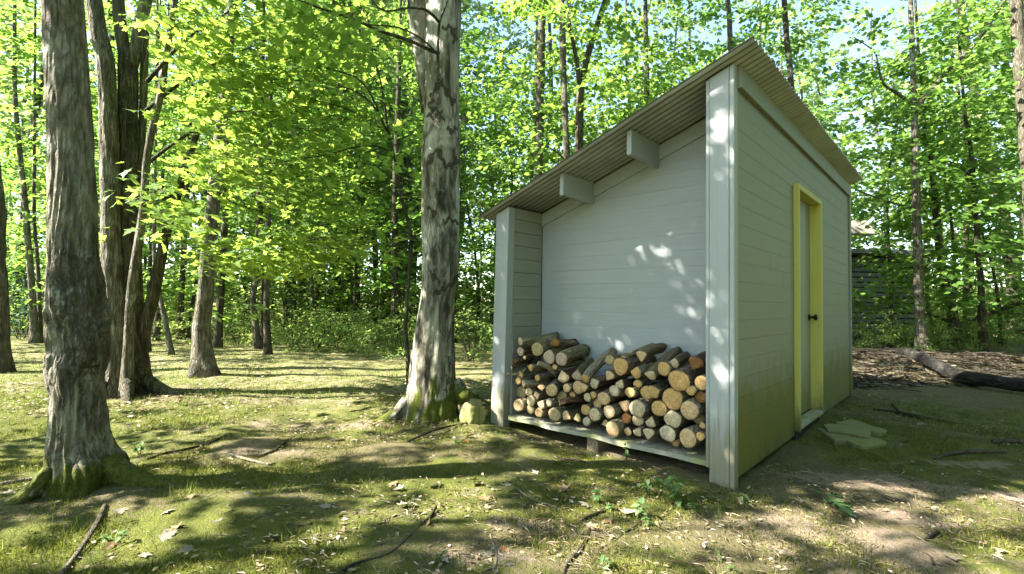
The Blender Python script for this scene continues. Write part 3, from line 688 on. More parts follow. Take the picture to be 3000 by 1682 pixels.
# ---- near tree 1: gnarled beech at the front
def build_gnarled():
    Y = 2.90
    pts = [(252, 1455, 205), (250, 1420, 215), (251, 1380, 239), (246, 1363, 226), (238, 1328, 208), (233, 1281, 193), (231, 1234, 182), (229, 1188, 170), (229, 1153, 167), (225, 1118, 175), (224, 1083, 186), (229, 1054, 185), (235, 1036, 178), (229, 1002, 189), (224, 967, 189), (220, 932, 190), (218, 897, 192), (219, 862, 186), (218, 815, 174), (217, 769, 163), (213, 700, 160), (213, 600, 155), (209, 460, 148), (201, 300, 146), (191, 120, 143), (180, -60, 141), (170, -300, 138), (160, -800, 130), (150, -1500, 115), (145, -2300, 95), (140, -3200, 70)]
    pts = [(x, y, w*.95) for x, y, w in pts]
    root = tree_root('beech_tree', at(240, 1450, Y), 'gnarled thick beech with knotty burls and mossy foot, nearest tree in the clearing', 'tree')
    def extra(th, s, P):
        z = P[:, 2][:, None]
        burl = np.exp(-((z-.98)/.42)**2)
        d = burl*(.045*np.sin(3*th+5*z)+.045*np.sin(5*th-9*z+1)+.035*np.sin(8*th+17*z)+.05*np.abs(np.sin(6*th+3*np.sin(9*z)))-.03)
        d += .06*np.exp(-(((z-1.20)/.06)**2))*np.sin(3*th+1.0)+.06*np.exp(-(((z-.88)/.05)**2))*np.cos(3*th+2.2)+.05*np.exp(-(((z-1.04)/.05)**2))*np.cos(2*th-2.6)
        d += .022*np.abs(np.sin(13*th+2.2*np.sin(5*z)+1.2*np.sin(11*z)))*np.exp(-np.clip(z-1.3, 0, None)/.35)
        return d
    def extra2(th, s_, P):
        z = P[:, 2][:, None]; side = .5+.5*np.cos(th+.25)                     # rough plates on the right, smoother skin on the left
        r1 = ridges(th, P, 3.2, 2.6, 1); r2 = ridges(th, P, 1.3, 1.6, 2, 3)
        return extra(th, s_, P)+r1*(.012+.040*np.clip(side, .3, 1)*np.exp(-np.clip(z-1.45, 0, None)/.6))+r2*.03*np.exp(-((z-1.0)/.5)**2)
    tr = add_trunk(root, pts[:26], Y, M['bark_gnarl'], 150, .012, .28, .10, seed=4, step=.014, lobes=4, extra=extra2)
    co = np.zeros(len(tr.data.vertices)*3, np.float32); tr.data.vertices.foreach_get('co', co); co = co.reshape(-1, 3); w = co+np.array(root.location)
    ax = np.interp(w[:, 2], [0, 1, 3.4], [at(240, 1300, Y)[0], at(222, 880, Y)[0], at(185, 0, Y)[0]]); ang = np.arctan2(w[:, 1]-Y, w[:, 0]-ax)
    rightness = np.cos(ang+.35)*.5+.5; z = w[:, 2]  # right side darkened in the colour: rough bark plus painted shade
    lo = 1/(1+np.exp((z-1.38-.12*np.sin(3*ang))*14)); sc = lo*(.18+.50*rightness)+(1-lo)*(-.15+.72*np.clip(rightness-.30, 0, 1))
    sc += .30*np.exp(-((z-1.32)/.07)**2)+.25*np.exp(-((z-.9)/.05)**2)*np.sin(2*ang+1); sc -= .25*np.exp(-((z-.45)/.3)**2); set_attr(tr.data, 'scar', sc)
    up = add_trunk(root, pts[25:], Y, M['bark_gnarl'], 24, .02, name='upper_trunk', seed=5, step=.2, to_ground=False); set_attr(up.data, 'scar', np.full(len(up.data.vertices), .3))
    o = np.array(root.location)
    for i, (a, L, r) in enumerate([(.05, .42, .07), (-2.2, .20, .06), (2.2, .4, .07)]):
        d = np.array([math.cos(a), math.sin(a)]); b = o[:2]+d*.12
        P = [np.r_[b, o[2]+.13], np.r_[b+d*L*.4, o[2]+.035], np.r_[b+d*L*.8, o[2]-.02], np.r_[b+d*L*1.3, o[2]-.06]]
        rt = obj('root', tube_mesh('root', P, [r, r*.9, r*.6, r*.25], 18, M['bark_gnarl'], o, .025, .12, seed=i), root); set_attr(rt.data, 'scar', np.full(len(rt.data.vertices), .5))
    # limbs and crown, all above the frame
    rg = np.random.default_rng(21); items = []; P = []; Dv = []; L = []
    for i in range(15):
        z = 3.9+i*.36; a = i*2.4+.7; ln = rg.uniform(2.2, 3.9)*(1-.035*i); d = np.array([math.cos(a), math.sin(a)]); c = at(180, -60-280*i*.4, Y); b = np.array([c[0], c[1], z])
        e = b+np.r_[d*ln, ln*.28]; items.append(([b, (b+e)/2+np.array([0, 0, .15]), e], [.05, .03, .008]))
        for j in range(5):
            t = .3+.7*(j+rg.random())/5; aa = a+rg.normal(0, .6); P.append(b+(e-b)*t+rg.normal(0, .15, 3)); Dv.append([math.cos(aa), math.sin(aa)]); L.append(rg.uniform(.7, 1.2))
    for i in range(76):                                                          # sprays added above the frame to shade the shed
        P.append(np.array([-3.3+rg.uniform(-1.5, 1.3), 3.6+rg.uniform(-.8, .8), 4.9+rg.uniform(-.9, 1.1)])); aa = rg.uniform(0, 6.28); Dv.append([math.cos(aa), math.sin(aa)]); L.append(rg.uniform(.7, 1.1))
    sd = np.array(sdir)
    for i in range(130):  # sprays added along sun rays to shade the shed, gaps left for sun spots
        u_, z_ = rg.uniform(-.02, 1.75), rg.uniform(.15, 2.1)
        if i >= 100: u_ = rg.uniform(-.05, .17)
        v_ = 0.0 if u_ < .16 else .35
        if u_ < .16: z_ = rg.uniform(.2, 2.6)
        if min(math.hypot(u_-.62, z_-.86), math.hypot(u_-.80, z_-.80), math.hypot(u_-1.45, z_-1.25), math.hypot(u_-.1, z_-1.35)) < .15: continue
        q = S(u_, v_, z_)+sd*rg.uniform(4.3, 6.4); P.append(q-np.array([.15, .0, .0])); aa = rg.uniform(0, 6.28); Dv.append([math.cos(aa), math.sin(aa)]); L.append(rg.uniform(.3, .45))
    items.append(([np.array([-2.62, 2.95, 3.9]), np.array([-3.0, 3.4, 4.5]), np.array([-3.6, 4.1, 5.0])], [.05, .035, .01]))
    p, A, N, s = spray(rg, np.array(P), np.array(Dv), np.array(L), 30, (.09, .14))
    px, py, fw = in_view(p); keep = ~((px > -60) & (px < 3060) & (py > -60) & (p[:, 1] > 0)); p, A, N, s = p[keep], A[keep], N[keep], s[keep]
    V, F = leaf_arrays(p-o, A, N, s, T_MID); obj('crown', mesh('crown', V, F, [M['leaf_deep']]), root)
    obj('limbs', joined_tubes('limbs', items, M['bark_wood'], o), root)
build_gnarled()

# ---- near tree 2: many-stemmed maple behind it; low hanging sprays lit by the sun
LEAF_DATA = [mesh('leaf', *leaf_arrays(np.zeros((1, 3)), np.array([[1., 0, 0]]), np.array([[0, b, 1.]]), np.array([1.]), T_HI), [M['leaf_part']]) for b in (0, .15, -.2)]
def leaf_parts(root, p, A, N, s, n_parts, rest_tmpl, rest_mat, rest_name='crown'):
    """the leaves that show largest become single parts, the rest one crown"""
    px, py, fw = in_view(p); vis = (px > 0) & (px < 3000) & (py > 0) & (py < 1682)
    score = np.where(vis, s/fw, 0); order = np.argsort(-score)[:n_parts]; o = np.array(root.location)
    for q, i in enumerate(order):
        a = A[i]/np.linalg.norm(A[i]); n_ = N[i]-a*(N[i]@a); n_ /= np.linalg.norm(n_); b = np.cross(n_, a); k = s[i]
        ob = bpy.data.objects.new('leaf', LEAF_DATA[q % 3]); link(ob); ob.parent = root
        c = p[i]-o
        ob.matrix_local = Matrix(((a[0]*k, b[0]*k, n_[0]*k, c[0]), (a[1]*k, b[1]*k, n_[1]*k, c[1]), (a[2]*k, b[2]*k, n_[2]*k, c[2]), (0, 0, 0, 1)))
    m = np.ones(len(p), bool); m[order] = False
    V, F = leaf_arrays(p[m]-o, A[m], N[m], s[m], rest_tmpl); cr = obj(rest_name, mesh(rest_name, V, F, [rest_mat]), root); cr['kind'] = 'stuff'
def twig_mesh(root, P, Dv, L):
    its = []
    for q, (p, d, l) in enumerate(zip(P, Dv, L)):
        if q % 2: continue
        d3 = np.array([d[0], d[1], 0]); its.append(([p+d3*l*.02, p+d3*l*.4+np.array([0, 0, .01*l]), p+d3*l*.9+np.array([0, 0, -.13*l])], [.0042, .003, .0012]))
        s_ = np.array([-d[1], d[0], 0])*(1 if len(its) % 2 else -1); its.append(([p+d3*l*.25, p+d3*l*.5+s_*l*.3+np.array([0, 0, -.05*l])], [.0035, .0012]))
    t = obj('twigs', joined_tubes('twigs', its, M['bark_dark'], np.array(root.location), 4, .25), root); t['kind'] = 'stuff'
def hang_points(rg, spec):
    """spec: list of (px, py, Y, n, spread_px, dir) low sprays placed where the photo shows foliage"""
    P = []; Dv = []; L = []
    for px, py, Y, n, sx, sy, ang in spec:
        for i in range(n):
            P.append(at(px+rg.uniform(-sx, sx), py+rg.uniform(-sy, sy), Y+rg.uniform(-.8, .8))); a = ang+rg.normal(0, .6); Dv.append([math.cos(a), math.sin(a)]); L.append(rg.uniform(.4, .75))
    return np.array(P), np.array(Dv), np.array(L)
def build_triple():
    Y = 5.67
    root = tree_root('maple_tree', at(372, 1165, Y), 'clump-stemmed old maple with several trunks fused at one base, behind the gnarled beech', 'tree')
    T = lambda pts, mat, yy=Y, **k: add_trunk(root, pts, yy, mat, **k)
    T([(338, 1172, 78), (336, 1000, 66), (333, 850, 60), (326, 700, 62), (322, 520, 63), (318, 350, 61), (311, 190, 60), (290, 100, 55), (274, 0, 51), (250, -150, 46), (215, -500, 38), (190, -1000, 24)], M['bark_grey'], Y-.05, segs=40, noise=.03, flare=.5, flare_h=.22, seed=1, step=.04)
    T([(395, 1172, 105), (390, 1000, 78), (386, 850, 66), (380, 650, 62), (376, 450, 62), (376, 300, 62), (374, 150, 58)], M['bark_dark'], Y+.1, segs=44, noise=.045, flare=.45, flare_h=.25, seed=2, step=.04)
    for pts, sd in (([(368, 175, 42), (352, 70, 42), (345, -50, 38), (340, -300, 34), (350, -900, 20)], 3), ([(388, 190, 38), (412, 70, 40), (436, -40, 38), (470, -250, 32), (540, -800, 18)], 4)):
        T(pts, M['bark_grey'], Y+.1, segs=16, noise=.03, seed=sd, to_ground=False)
    T([(404, 800, 26), (403, 650, 25), (408, 540, 24), (416, 410, 24), (420, 290, 26), (424, 130, 26), (430, -60, 22), (440, -400, 16)], M['bark_grey'], Y+.22, segs=14, noise=.04, seed=5, to_ground=False)
    T([(372, 1120, 38), (378, 1000, 33), (386, 850, 30), (404, 720, 29), (420, 610, 26), (429, 480, 24), (446, 380, 24), (470, 280, 24), (488, 150, 22), (505, 50, 20), (520, -60, 18), (560, -400, 12)], M['bark_grey'], [Y-.12, Y-.18]+[Y-.28]*10, segs=16, noise=.03, seed=6, flare=.3)
    T([(408, 1120, 44), (420, 980, 42), (446, 880, 38), (478, 725, 33), (505, 620, 28), (528, 545, 26), (550, 470, 22), (580, 380, 18), (610, 270, 13), (640, 150, 9)], M['bark_dark'], Y+.12, segs=16, noise=.05, seed=7, to_ground=False)
    o = np.array(root.location)
    for i, (a, L, r) in enumerate([(.05, .5, .075), (-.9, .35, .07), (-2.2, .3, .07), (2.8, .4, .07)]):
        d = np.array([math.cos(a), math.sin(a)]); b = o[:2]+d*.2
        P = [np.r_[b, o[2]+.17], np.r_[b+d*L*.4, o[2]+.045], np.r_[b+d*L*.8, o[2]-.015], np.r_[b+d*L*1.3, o[2]-.05]]
        obj('root', tube_mesh('root', P, [r, r*.9, r*.6, r*.2], 10, M['bark_dark'], o, .05, .06, seed=i), root)
    rg = np.random.default_rng(8)
    spec = [(480, 120, 5.2, 26, 90, 120, .2), (640, 100, 5.3, 22, 120, 130, .0), (800, 120, 5.6, 13, 120, 130, .1), (560, 330, 5.4, 22, 120, 90, .1), (720, 330, 5.6, 13, 130, 100, .0), (640, 520, 5.7, 22, 90, 70, -.1), (800, 560, 6.0, 26, 120, 80, -.1),
            (760, 740, 6.1, 34, 120, 60, -.2), (640, 760, 6.0, 14, 60, 40, -.2), (900, 700, 6.2, 22, 110, 60, -.1), (880, 420, 6.0, 14, 110, 110, 0), (470, 500, 5.3, 7, 60, 90, .2), (400, 560, 5.2, 8, 70, 60, -.1), (440, 660, 5.25, 6, 60, 30, .1), (540, 700, 5.6, 4, 50, 30, 0)]
    P, Dv, L = hang_points(rg, spec)
    p, A, N, s = spray(rg, P, Dv, L, 15, (.055, .15), wid=.6, droop=.22, tilt=.5)
    twig_mesh(root, P, Dv, L)
    leaf_parts(root, p, A, N, s, 300, T_HI, M['leaf'])
    # branches that carry the sprays
    br = [([(420, 330), (520, 250), (640, 180), (800, 110)], 5.4), ([(430, 480), (540, 400), (680, 330), (860, 330)], 5.6), ([(440, 600), (560, 560), (700, 600), (860, 650)], 5.9), ([(430, 240), (540, 120), (660, 40), (760, -30)], 5.3)]
    for i, (pp, yy) in enumerate(br):
        P = [at(x, y, yy) for x, y in pp]; obj('branch', tube_mesh('branch', P, [.022, .016, .011, .005], 7, M['bark_dark'], o, .08, .05, seed=i), root)
    # high crown, thin so the meadow stays sunny
    P, Dv, L = crown_points(rg, 11, 5.2, 3.0, 16, 4); p, A, N, s = spray(rg, P+np.array([o[0], o[1], 0]), Dv, L, 20, (.09, .14))
    V, F = leaf_arrays(p-o, A, N, s, T_LO); cr = obj('high_crown', mesh('high_crown', V, F, [M['leaf_deep']]), root); cr['kind'] = 'stuff'
build_triple()

# ---- near tree 3: pale patchy beech beside the shed
def build_central():
    Y = 4.72
    root = tree_root('beech_tree', at(1268, 1235, Y), 'pale smooth beech with dark branch scars and bright moss, beside the shed', 'tree')
    pts = [(1262, 1248, 150), (1268, 1180, 146), (1268, 1110, 142), (1270, 1040, 134), (1275, 960, 122), (1283, 880, 114), (1290, 800, 110), (1291, 700, 109), (1291, 560, 111), (1292, 460, 113), (1294, 330, 108), (1296, 200, 104), (1298, 60, 105), (1300, -60, 104), (1303, -400, 92), (1308, -1000, 70), (1312, -1700, 45)]
    pts = [(x, y, w*(.90 if y > 850 else .98)) for x, y, w in pts]
    def extra(th, s, P):
        z = P[:, 2][:, None]
        return .018*np.abs(np.sin(9*th+1.5*np.sin(4*z)))*np.exp(-np.clip(z-.3, 0, None)/.5)+.02*np.sin(2*th+3*z)
    def extra2(th, s_, P):
        z = P[:, 2][:, None]; return extra(th, s_, P)+ridges(th, P, 2.6, 2.0, 5)*(.008+.03*np.exp(-np.clip(z-.25, 0, None)/.45))
    tr = add_trunk(root, pts[:14], Y, M['bark_birch'], 110, .012, .28, .18, seed=9, step=.02, extra=extra2)
    tr2 = add_trunk(root, pts[13:], Y, M['bark_birch'], 20, .02, name='upper_trunk', seed=11, step=.2, to_ground=False)
    tw = add_trunk(root, [(1254, 330, 40), (1246, 230, 48), (1234, 130, 54), (1222, 30, 56), (1212, -60, 55), (1190, -400, 46), (1160, -1000, 26)], Y+.12, M['bark_birch'], 40, .02, name='trunk', seed=10, step=.05, to_ground=False)
    o = np.array(root.location)
    roots = [([(1225, 1120), (1195, 1165), (1165, 1200), (1120, 1228), (1060, 1250)], [.075, .07, .06, .04, .012]), ([(1330, 1110), (1350, 1140), (1372, 1150), (1400, 1158)], [.09, .08, .05, .015]),
             ([(1290, 1140), (1296, 1190), (1300, 1230), (1305, 1262)], [.12, .12, .09, .02]), ([(1240, 1150), (1232, 1200), (1222, 1240), (1205, 1270)], [.11, .10, .08, .02])]
    for i, (pp, rr) in enumerate(roots):
        P = []
        for k, (x, y) in enumerate(pp):
            q = G(x, y) if k == len(pp)-1 else at(x, y, Y-.04*k-(.06 if i >= 2 else 0)); P.append(q)
        P = [np.array([q[0], q[1], max(q[2]-rr[k]*.6, -.05)]) for k, q in enumerate(P)]
        rt = obj('root', tube_mesh('root', P, rr, 18, M['bark_birch'], o, .025, .10, seed=i+30), root); set_attr(rt.data, 'scar', np.full(len(rt.data.vertices), .3))
    br = [([(1286, 158), (1256, 145), (1193, 116), (1111, 90), (1053, 64), (1000, 44), (942, 26), (866, -5), (760, -60)], [.017, .016, .015, .013, .012, .011, .010, .008, .004], Y-.25),
          ([(1284, 160), (1240, 118), (1170, 82), (1077, 72), (1010, 60)], [.010, .009, .008, .006, .003], Y-.3),
          ([(1288, 66), (1250, 30), (1198, 23), (1128, 32), (1088, 0), (1060, -60)], [.014, .012, .010, .008, .007, .004], Y-.3),
          ([(1285, 235), (1283, 160), (1288, 66), (1312, 0), (1325, -80)], [.013, .013, .011, .009, .006], Y-.24)]
    for i, (pp, rr, yy) in enumerate(br):
        P = [at(x, y, yy-.06*k if i < 3 else yy) for k, (x, y) in enumerate(pp)]; obj('branch', tube_mesh('branch', P, rr, 8, M['bark_dark'], o, .05, .06, seed=i+3), root)
    # dark branch scars on the bark: raised eyebrow ridges
    def ctr(py):
        for (x0, y0, w0), (x1, y1, w1) in zip(pts[:-1], pts[1:]):
            if y1 <= py <= y0: t = (y0-py)/(y0-y1+1e-6); return x0+(x1-x0)*t, w0+(w1-w0)*t
        return pts[-1][0], pts[-1][2]
    scars = [([(1262, 305), (1272, 265), (1290, 240), (1310, 270), (1330, 305)], .010), ([(1258, 318), (1275, 322), (1292, 335)], .012), ([(1258, 340), (1278, 344), (1296, 350)], .013), ([(1296, 85), (1315, 78), (1330, 92), (1334, 120)], .010),
             ([(1258, 480), (1266, 450), (1284, 440), (1295, 470), (1310, 490), (1335, 470)], .011), ([(1320, 488), (1335, 478), (1343, 468)], .012), ([(1300, 650), (1318, 640), (1338, 655)], .009), ([(1256, 610), (1268, 620), (1276, 632)], .009),
             ([(1275, 860), (1295, 850), (1320, 835), (1340, 815)], .012), ([(1262, 800), (1272, 815), (1285, 820)], .009), ([(1312, 375), (1322, 390), (1332, 376)], .014)]
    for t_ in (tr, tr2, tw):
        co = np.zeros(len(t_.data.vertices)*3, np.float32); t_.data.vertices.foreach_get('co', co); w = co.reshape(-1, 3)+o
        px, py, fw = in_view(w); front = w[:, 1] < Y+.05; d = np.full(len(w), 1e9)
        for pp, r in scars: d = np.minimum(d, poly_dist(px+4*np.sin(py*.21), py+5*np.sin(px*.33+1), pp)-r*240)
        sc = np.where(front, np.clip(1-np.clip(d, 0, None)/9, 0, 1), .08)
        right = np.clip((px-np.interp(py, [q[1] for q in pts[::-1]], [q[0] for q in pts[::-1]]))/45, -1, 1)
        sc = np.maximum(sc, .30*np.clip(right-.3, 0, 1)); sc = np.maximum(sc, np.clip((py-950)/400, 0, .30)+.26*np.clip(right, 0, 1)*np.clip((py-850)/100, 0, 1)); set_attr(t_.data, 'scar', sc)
    rg = np.random.default_rng(31)
    spec = [(960, 40, 4.6, 10, 120, 60, 3.0), (1080, 110, 4.5, 8, 90, 40, 3.1)]
    P, Dv, L = hang_points(rg, spec); p, A, N, s = spray(rg, P, Dv, L*.8, 16, (.08, .13), tilt=.45)
    P2, D2, L2 = crown_points(rg, 12, 5.4, 2.6, 18, 4); p2, A2, N2, s2 = spray(rg, P2+np.array([o[0], o[1], 0]), D2, L2, 30, (.09, .14))
    V, F = leaf_arrays(np.vstack([p, p2])-o, np.vstack([A, A2]), np.vstack([N, N2]), np.r_[s, s2], T_MID)
    cr = obj('crown', mesh('crown', V, F, [M['leaf']]), root); cr['kind'] = 'stuff'
build_central()

# ---- the thin sapling left of it, with long arching boughs
def build_sapling():
    Y = 5.6
    root = tree_root('maple_sapling', at(1197, 1150, Y), 'thin dark maple sapling with long arching boughs, close against the pale beech', 'tree')
    o = np.array(root.location)
    pts = [(1200, 1150, 15), (1194, 1033, 13), (1188, 957, 13), (1196, 841, 12), (1203, 687, 11), (1181, 600, 10), (1166, 512, 9), (1152, 443, 8), (1134, 361, 7), (1117, 250, 6), (1088, 140, 5), (1075, 40, 4)]
    add_trunk(root, pts, Y, M['bark_dark'], 10, .05, .3, .15, seed=3, step=.08)
    c2 = lambda x, y: (750+x*.5824, y*.5824)
    br = [[(690, 770), (600, 735), (500, 740), (350, 780), (100, 820), (-60, 850)], [(685, 720), (600, 620), (430, 540), (250, 490), (60, 400), (-80, 330)], [(660, 660), (580, 520), (450, 440), (220, 405), (40, 400), (-100, 420)], [(640, 600), (530, 410), (380, 350), (200, 300), (0, 240), (-120, 190)],
          [(775, 1250), (650, 1235), (450, 1255), (240, 1225), (130, 1200)], [(700, 730), (760, 690), (850, 610)], [(620, 430), (545, 330), (540, 200)], [(690, 790), (740, 960), (745, 1010)], [(785, 1170), (800, 1130), (835, 1100)]]
    ends = []
    for i, b in enumerate(br):
        q = [at(*c2(x, y), Y-.12*k*(1 if i < 4 else .3)) for k, (x, y) in enumerate(b)]; r0 = .012 if i < 5 else .007
        obj('branch', tube_mesh('branch', q, list(np.linspace(r0, .003, len(q))), 6, M['bark_dark'], o, .07, .04, seed=i), root)
        for k in range(1, len(q)): ends.append((q[k-1], q[k]))
    rg = np.random.default_rng(17); P = []; Dv = []; L = []
    for a, b in ends:
        for k in range(3):
            t = rg.random(); P.append(a+(b-a)*t+rg.normal(0, .10, 3)); aa = math.atan2(b[1]-a[1], b[0]-a[0])+rg.normal(0, .8); Dv.append([math.cos(aa), math.sin(aa)]); L.append(rg.uniform(.35, .7))
    P2, D2, L2 = hang_points(rg, [(1060, 90, 5.6, 15, 90, 90, 3), (980, 250, 5.4, 9, 110, 100, 3), (900, 150, 5.2, 5, 100, 90, 3), (1080, 420, 5.8, 10, 60, 70, 3), (1110, 640, 6.2, 12, 60, 50, 3), (1000, 560, 6.0, 16, 80, 70, 3), (960, 770, 6.3, 14, 80, 30, 3)])
    p, A, N, s = spray(rg, np.vstack([P, P2]), np.vstack([Dv, D2]), np.r_[L, L2], 10, (.055, .14), wid=.6, tilt=.5)
    twig_mesh(root, np.vstack([P, P2]), np.vstack([Dv, D2]), np.r_[L, L2])
    px, py, fw = in_view(p); k = ~((px > 1230) & (py > 120)); p, A, N, s = p[k], A[k], N[k], s[k]
    leaf_parts(root, p, A, N, s, 280, T_HI, M['leaf'])
build_sapling()

# ---- woodland trees: traced trunks, shared crowns
CROWN_TALL = [crown_mesh('crown', 100+i, 15.5, 3.4, 3.0, 38, 5, 17, (.11, .17), T_LO, M['leaf_deep'], tilt=.5) for i in range(4)]
CROWN_LOW = [crown_mesh('crown', 200+i, 6.6, .7, 2.0, 28, 4, 22, (.09, .15), T_LO, M['leaf_deep'], tilt=.5) for i in range(4)]
CROWN_MIDL = [crown_mesh('crown', 300+i, 9.5, 1.7, 2.3, 36, 4, 36, (.09, .14), T_MID, M['leaf'], tilt=.5) for i in range(2)]
CROWN_FAR = [crown_mesh('crown', 400+i, 17, 4.5, 3.0, 34, 4, 10, (.16, .26), T_LO, M['leaf_far'], tilt=.6) for i in range(3)]
cnt = {'i': 0}
def wood_tree(name, pts, Y, mat, label, crown=None, rot=0, sc=1.0, group=None, segs=12, noise=.05, flare=.25, branches=()):
    base = at(pts[0][0], pts[0][1], Y); root = tree_root(name, base, label, 'tree', group); cnt['i'] += 1
    P, R = stem_from(pts, Y); P[0][2] = float(gz(P[0][0], P[0][1]))-.06
    if P[-1][2] < 12:                                         # carry the stem on up into its crown
        d = P[-1]-P[-2]; d = d/np.linalg.norm(d); d = d*.4+np.array([0, 0, .6]); d /= np.linalg.norm(d); top = 13.0*sc
        for f in (.4, 1.0): P.append(P[len(R)-1]+d*(top-P[len(R)-1][2])*f if f == 1.0 else P[len(R)-1]+d*(top-P[len(R)-1][2])*.4) if False else None
        b = P[-1].copy(); r = R[-1]; hh = max(2.0, top-b[2])
        P += [b+d*hh*.45, b+d*hh]; R += [r*.7, r*.2]
    me = tube_mesh('trunk', P, R, segs, mat, np.array(root.location), .16, noise, flare, .25, 4, cnt['i']); obj('trunk', me, root)
    for pp, rr in branches:
        q = [at(x, y, Y-.1*k) for k, (x, y) in enumerate(pp)]; obj('branch', tube_mesh('branch', q, rr, 7, mat, np.array(root.location), .12, .05, seed=cnt['i']), root)
    if crown is not None:
        c = obj('crown', crown, root); c.rotation_euler = (0, 0, rot); c.scale = (sc, sc, sc); c['kind'] = 'stuff'
    return root
rr_ = random.Random(77)
def ct(): return rr_.choice(CROWN_TALL)
wood_tree('oak_tree', [(-18, 1100, 100), (-16, 1000, 88), (-18, 800, 84), (-26, 600, 82), (-38, 480, 80), (-60, 300, 74), (-90, 0, 66)], 7.38, M['bark_wood'], 'thick straight trunk cut off by the picture edge, beyond the gnarled beech', None, 0, 1, None, 24, .04, .4)
wood_tree('ash_tree', [(600, 1103, 78), (594, 1040, 62), (590, 960, 55), (602, 860, 50), (614, 700, 45), (627, 570, 41), (638, 470, 38), (650, 350, 35), (664, 200, 33), (680, 0, 30), (700, -250, 26)], 7.3, M['bark_grey'], 'leaning grey furrowed trunk standing alone at the sunny edge of the meadow', CROWN_TALL[2], 1.0, .95, None, 28, .035, .4)
wood_tree('young_tree', [(505, 1042, 18), (494, 990, 17), (480, 920, 16), (466, 860, 15), (455, 780, 14), (452, 650, 12)], 10.0, M['bark_grey'], 'small pale stem bowing leftward behind the many-trunked maple', CROWN_LOW[0], .3, .9, None)
wood_tree('woodland_tree', [(785, 1040, 24), (782, 960, 20), (781, 880, 18), (783, 800, 17), (786, 650, 16), (790, 400, 14)], 10.3, M['bark_dark'], 'dark slim straight trunk at the meadow edge, standing before a curved twin', CROWN_TALL[1], 2, .8, None)
wood_tree('woodland_tree', [(757, 1026, 26), (750, 960, 20), (742, 900, 19), (744, 850, 18), (753, 800, 16), (757, 600, 14)], 11.2, M['bark_wood'], 'slim trunk with a bend near its middle, just behind the dark straight stem', CROWN_TALL[2], 4, .8, None)
wood_tree('woodland_tree', [(770, 1022, 14), (769, 930, 11), (768, 800, 10), (766, 600, 9)], 11.4, M['bark_dark'], 'thin dark stem squeezed between two slim trunks at the meadow edge', None, 0, 1, None, 8)
wood_tree('woodland_tree', [(638, 1015, 30), (642, 930, 24), (648, 830, 23), (654, 740, 21), (660, 600, 19), (668, 350, 17)], 11.5, M['bark_dark'], 'dark trunk half hidden behind the leaning grey ash', CROWN_TALL[0], 1.2, .85, None)
wood_tree('woodland_tree', [(530, 992, 28), (531, 900, 20), (534, 820, 18), (540, 720, 18), (548, 560, 16)], 14.0, M['bark_dark'], 'dark upright trunk seen between the maple clump and the leaning ash', CROWN_TALL[3], .4, .9, None)
wood_tree('woodland_tree', [(546, 988, 14), (562, 900, 11), (576, 820, 10), (590, 740, 9)], 14.3, M['bark_dark'], 'thin stem slanting away from the base of the dark upright trunk', None, 0, 1, None, 8)
wood_tree('woodland_tree', [(104, 1012, 38), (99, 940, 26), (95, 880, 23), (90, 800, 23), (83, 720, 22), (70, 560, 20), (45, 300, 17)], 12.0, M['bark_grey'], 'pale trunk of a close pair seen between the oak and the gnarled beech', CROWN_TALL[1], 3.3, .9, None)
wood_tree('woodland_tree', [(118, 1014, 20), (117, 940, 14), (114, 850, 14), (108, 740, 13), (100, 600, 12)], 12.2, M['bark_wood'], 'thinner partner of the close pair between the oak and the gnarled beech', None, 0, 1, None)
wood_tree('woodland_tree', [(431, 1036, 24), (433, 960, 16), (436, 860, 14), (440, 760, 13)], 10.6, M['bark_dark'], 'dark stump-like stem directly behind the maple clump', None, 0, .7, None)
wood_tree('woodland_tree', [(460, 995, 24), (462, 900, 17), (466, 830, 16), (470, 700, 14)], 13.5, M['bark_dark'], 'dark trunk behind the bowing pale stem', CROWN_TALL[0], 2.2, .85, None)
wood_tree('woodland_tree', [(834, 985, 18), (835, 900, 15), (837, 830, 15), (842, 650, 14), (850, 480, 13)], 16.0, M['bark_dark'], 'narrower dark trunk of the pair in the middle of the woods', CROWN_TALL[2], 5, .9, None)
wood_tree('woodland_tree', [(853, 985, 32), (856, 900, 26), (857, 820, 25), (862, 650, 24), (870, 420, 23), (875, 330, 22)], 16.2, M['bark_wood'], 'stout trunk of the pair in the middle of the woods', CROWN_TALL[3], .9, .95, None)
wood_tree('woodland_tree', [(1155, 985, 24), (1156, 880, 20), (1157, 750, 20), (1158, 600, 19), (1160, 480, 18), (1166, 300, 16)], 13.5, M['bark_dark'], 'dark trunk just beside the sapling, behind its foliage', CROWN_TALL[0], 3.0, .9, None)
wood_tree('woodland_tree', [(1040, 1000, 13), (1038, 940, 9), (1040, 850, 8), (1045, 700, 8), (1052, 450, 7)], 15.0, M['bark_dark'], 'pencil-thin dark stem rising from the bright shrubs of the wood edge', CROWN_LOW[1], 1.0, 1.3, None, 8)
wood_tree('woodland_tree', [(917, 1000, 14), (917, 920, 11), (914, 830, 10), (910, 700, 9)], 15.0, M['bark_grey'], 'thin sunlit pale stem among the shrubs of the wood edge', CROWN_LOW[2], 1.7, 1.2, None, 8)
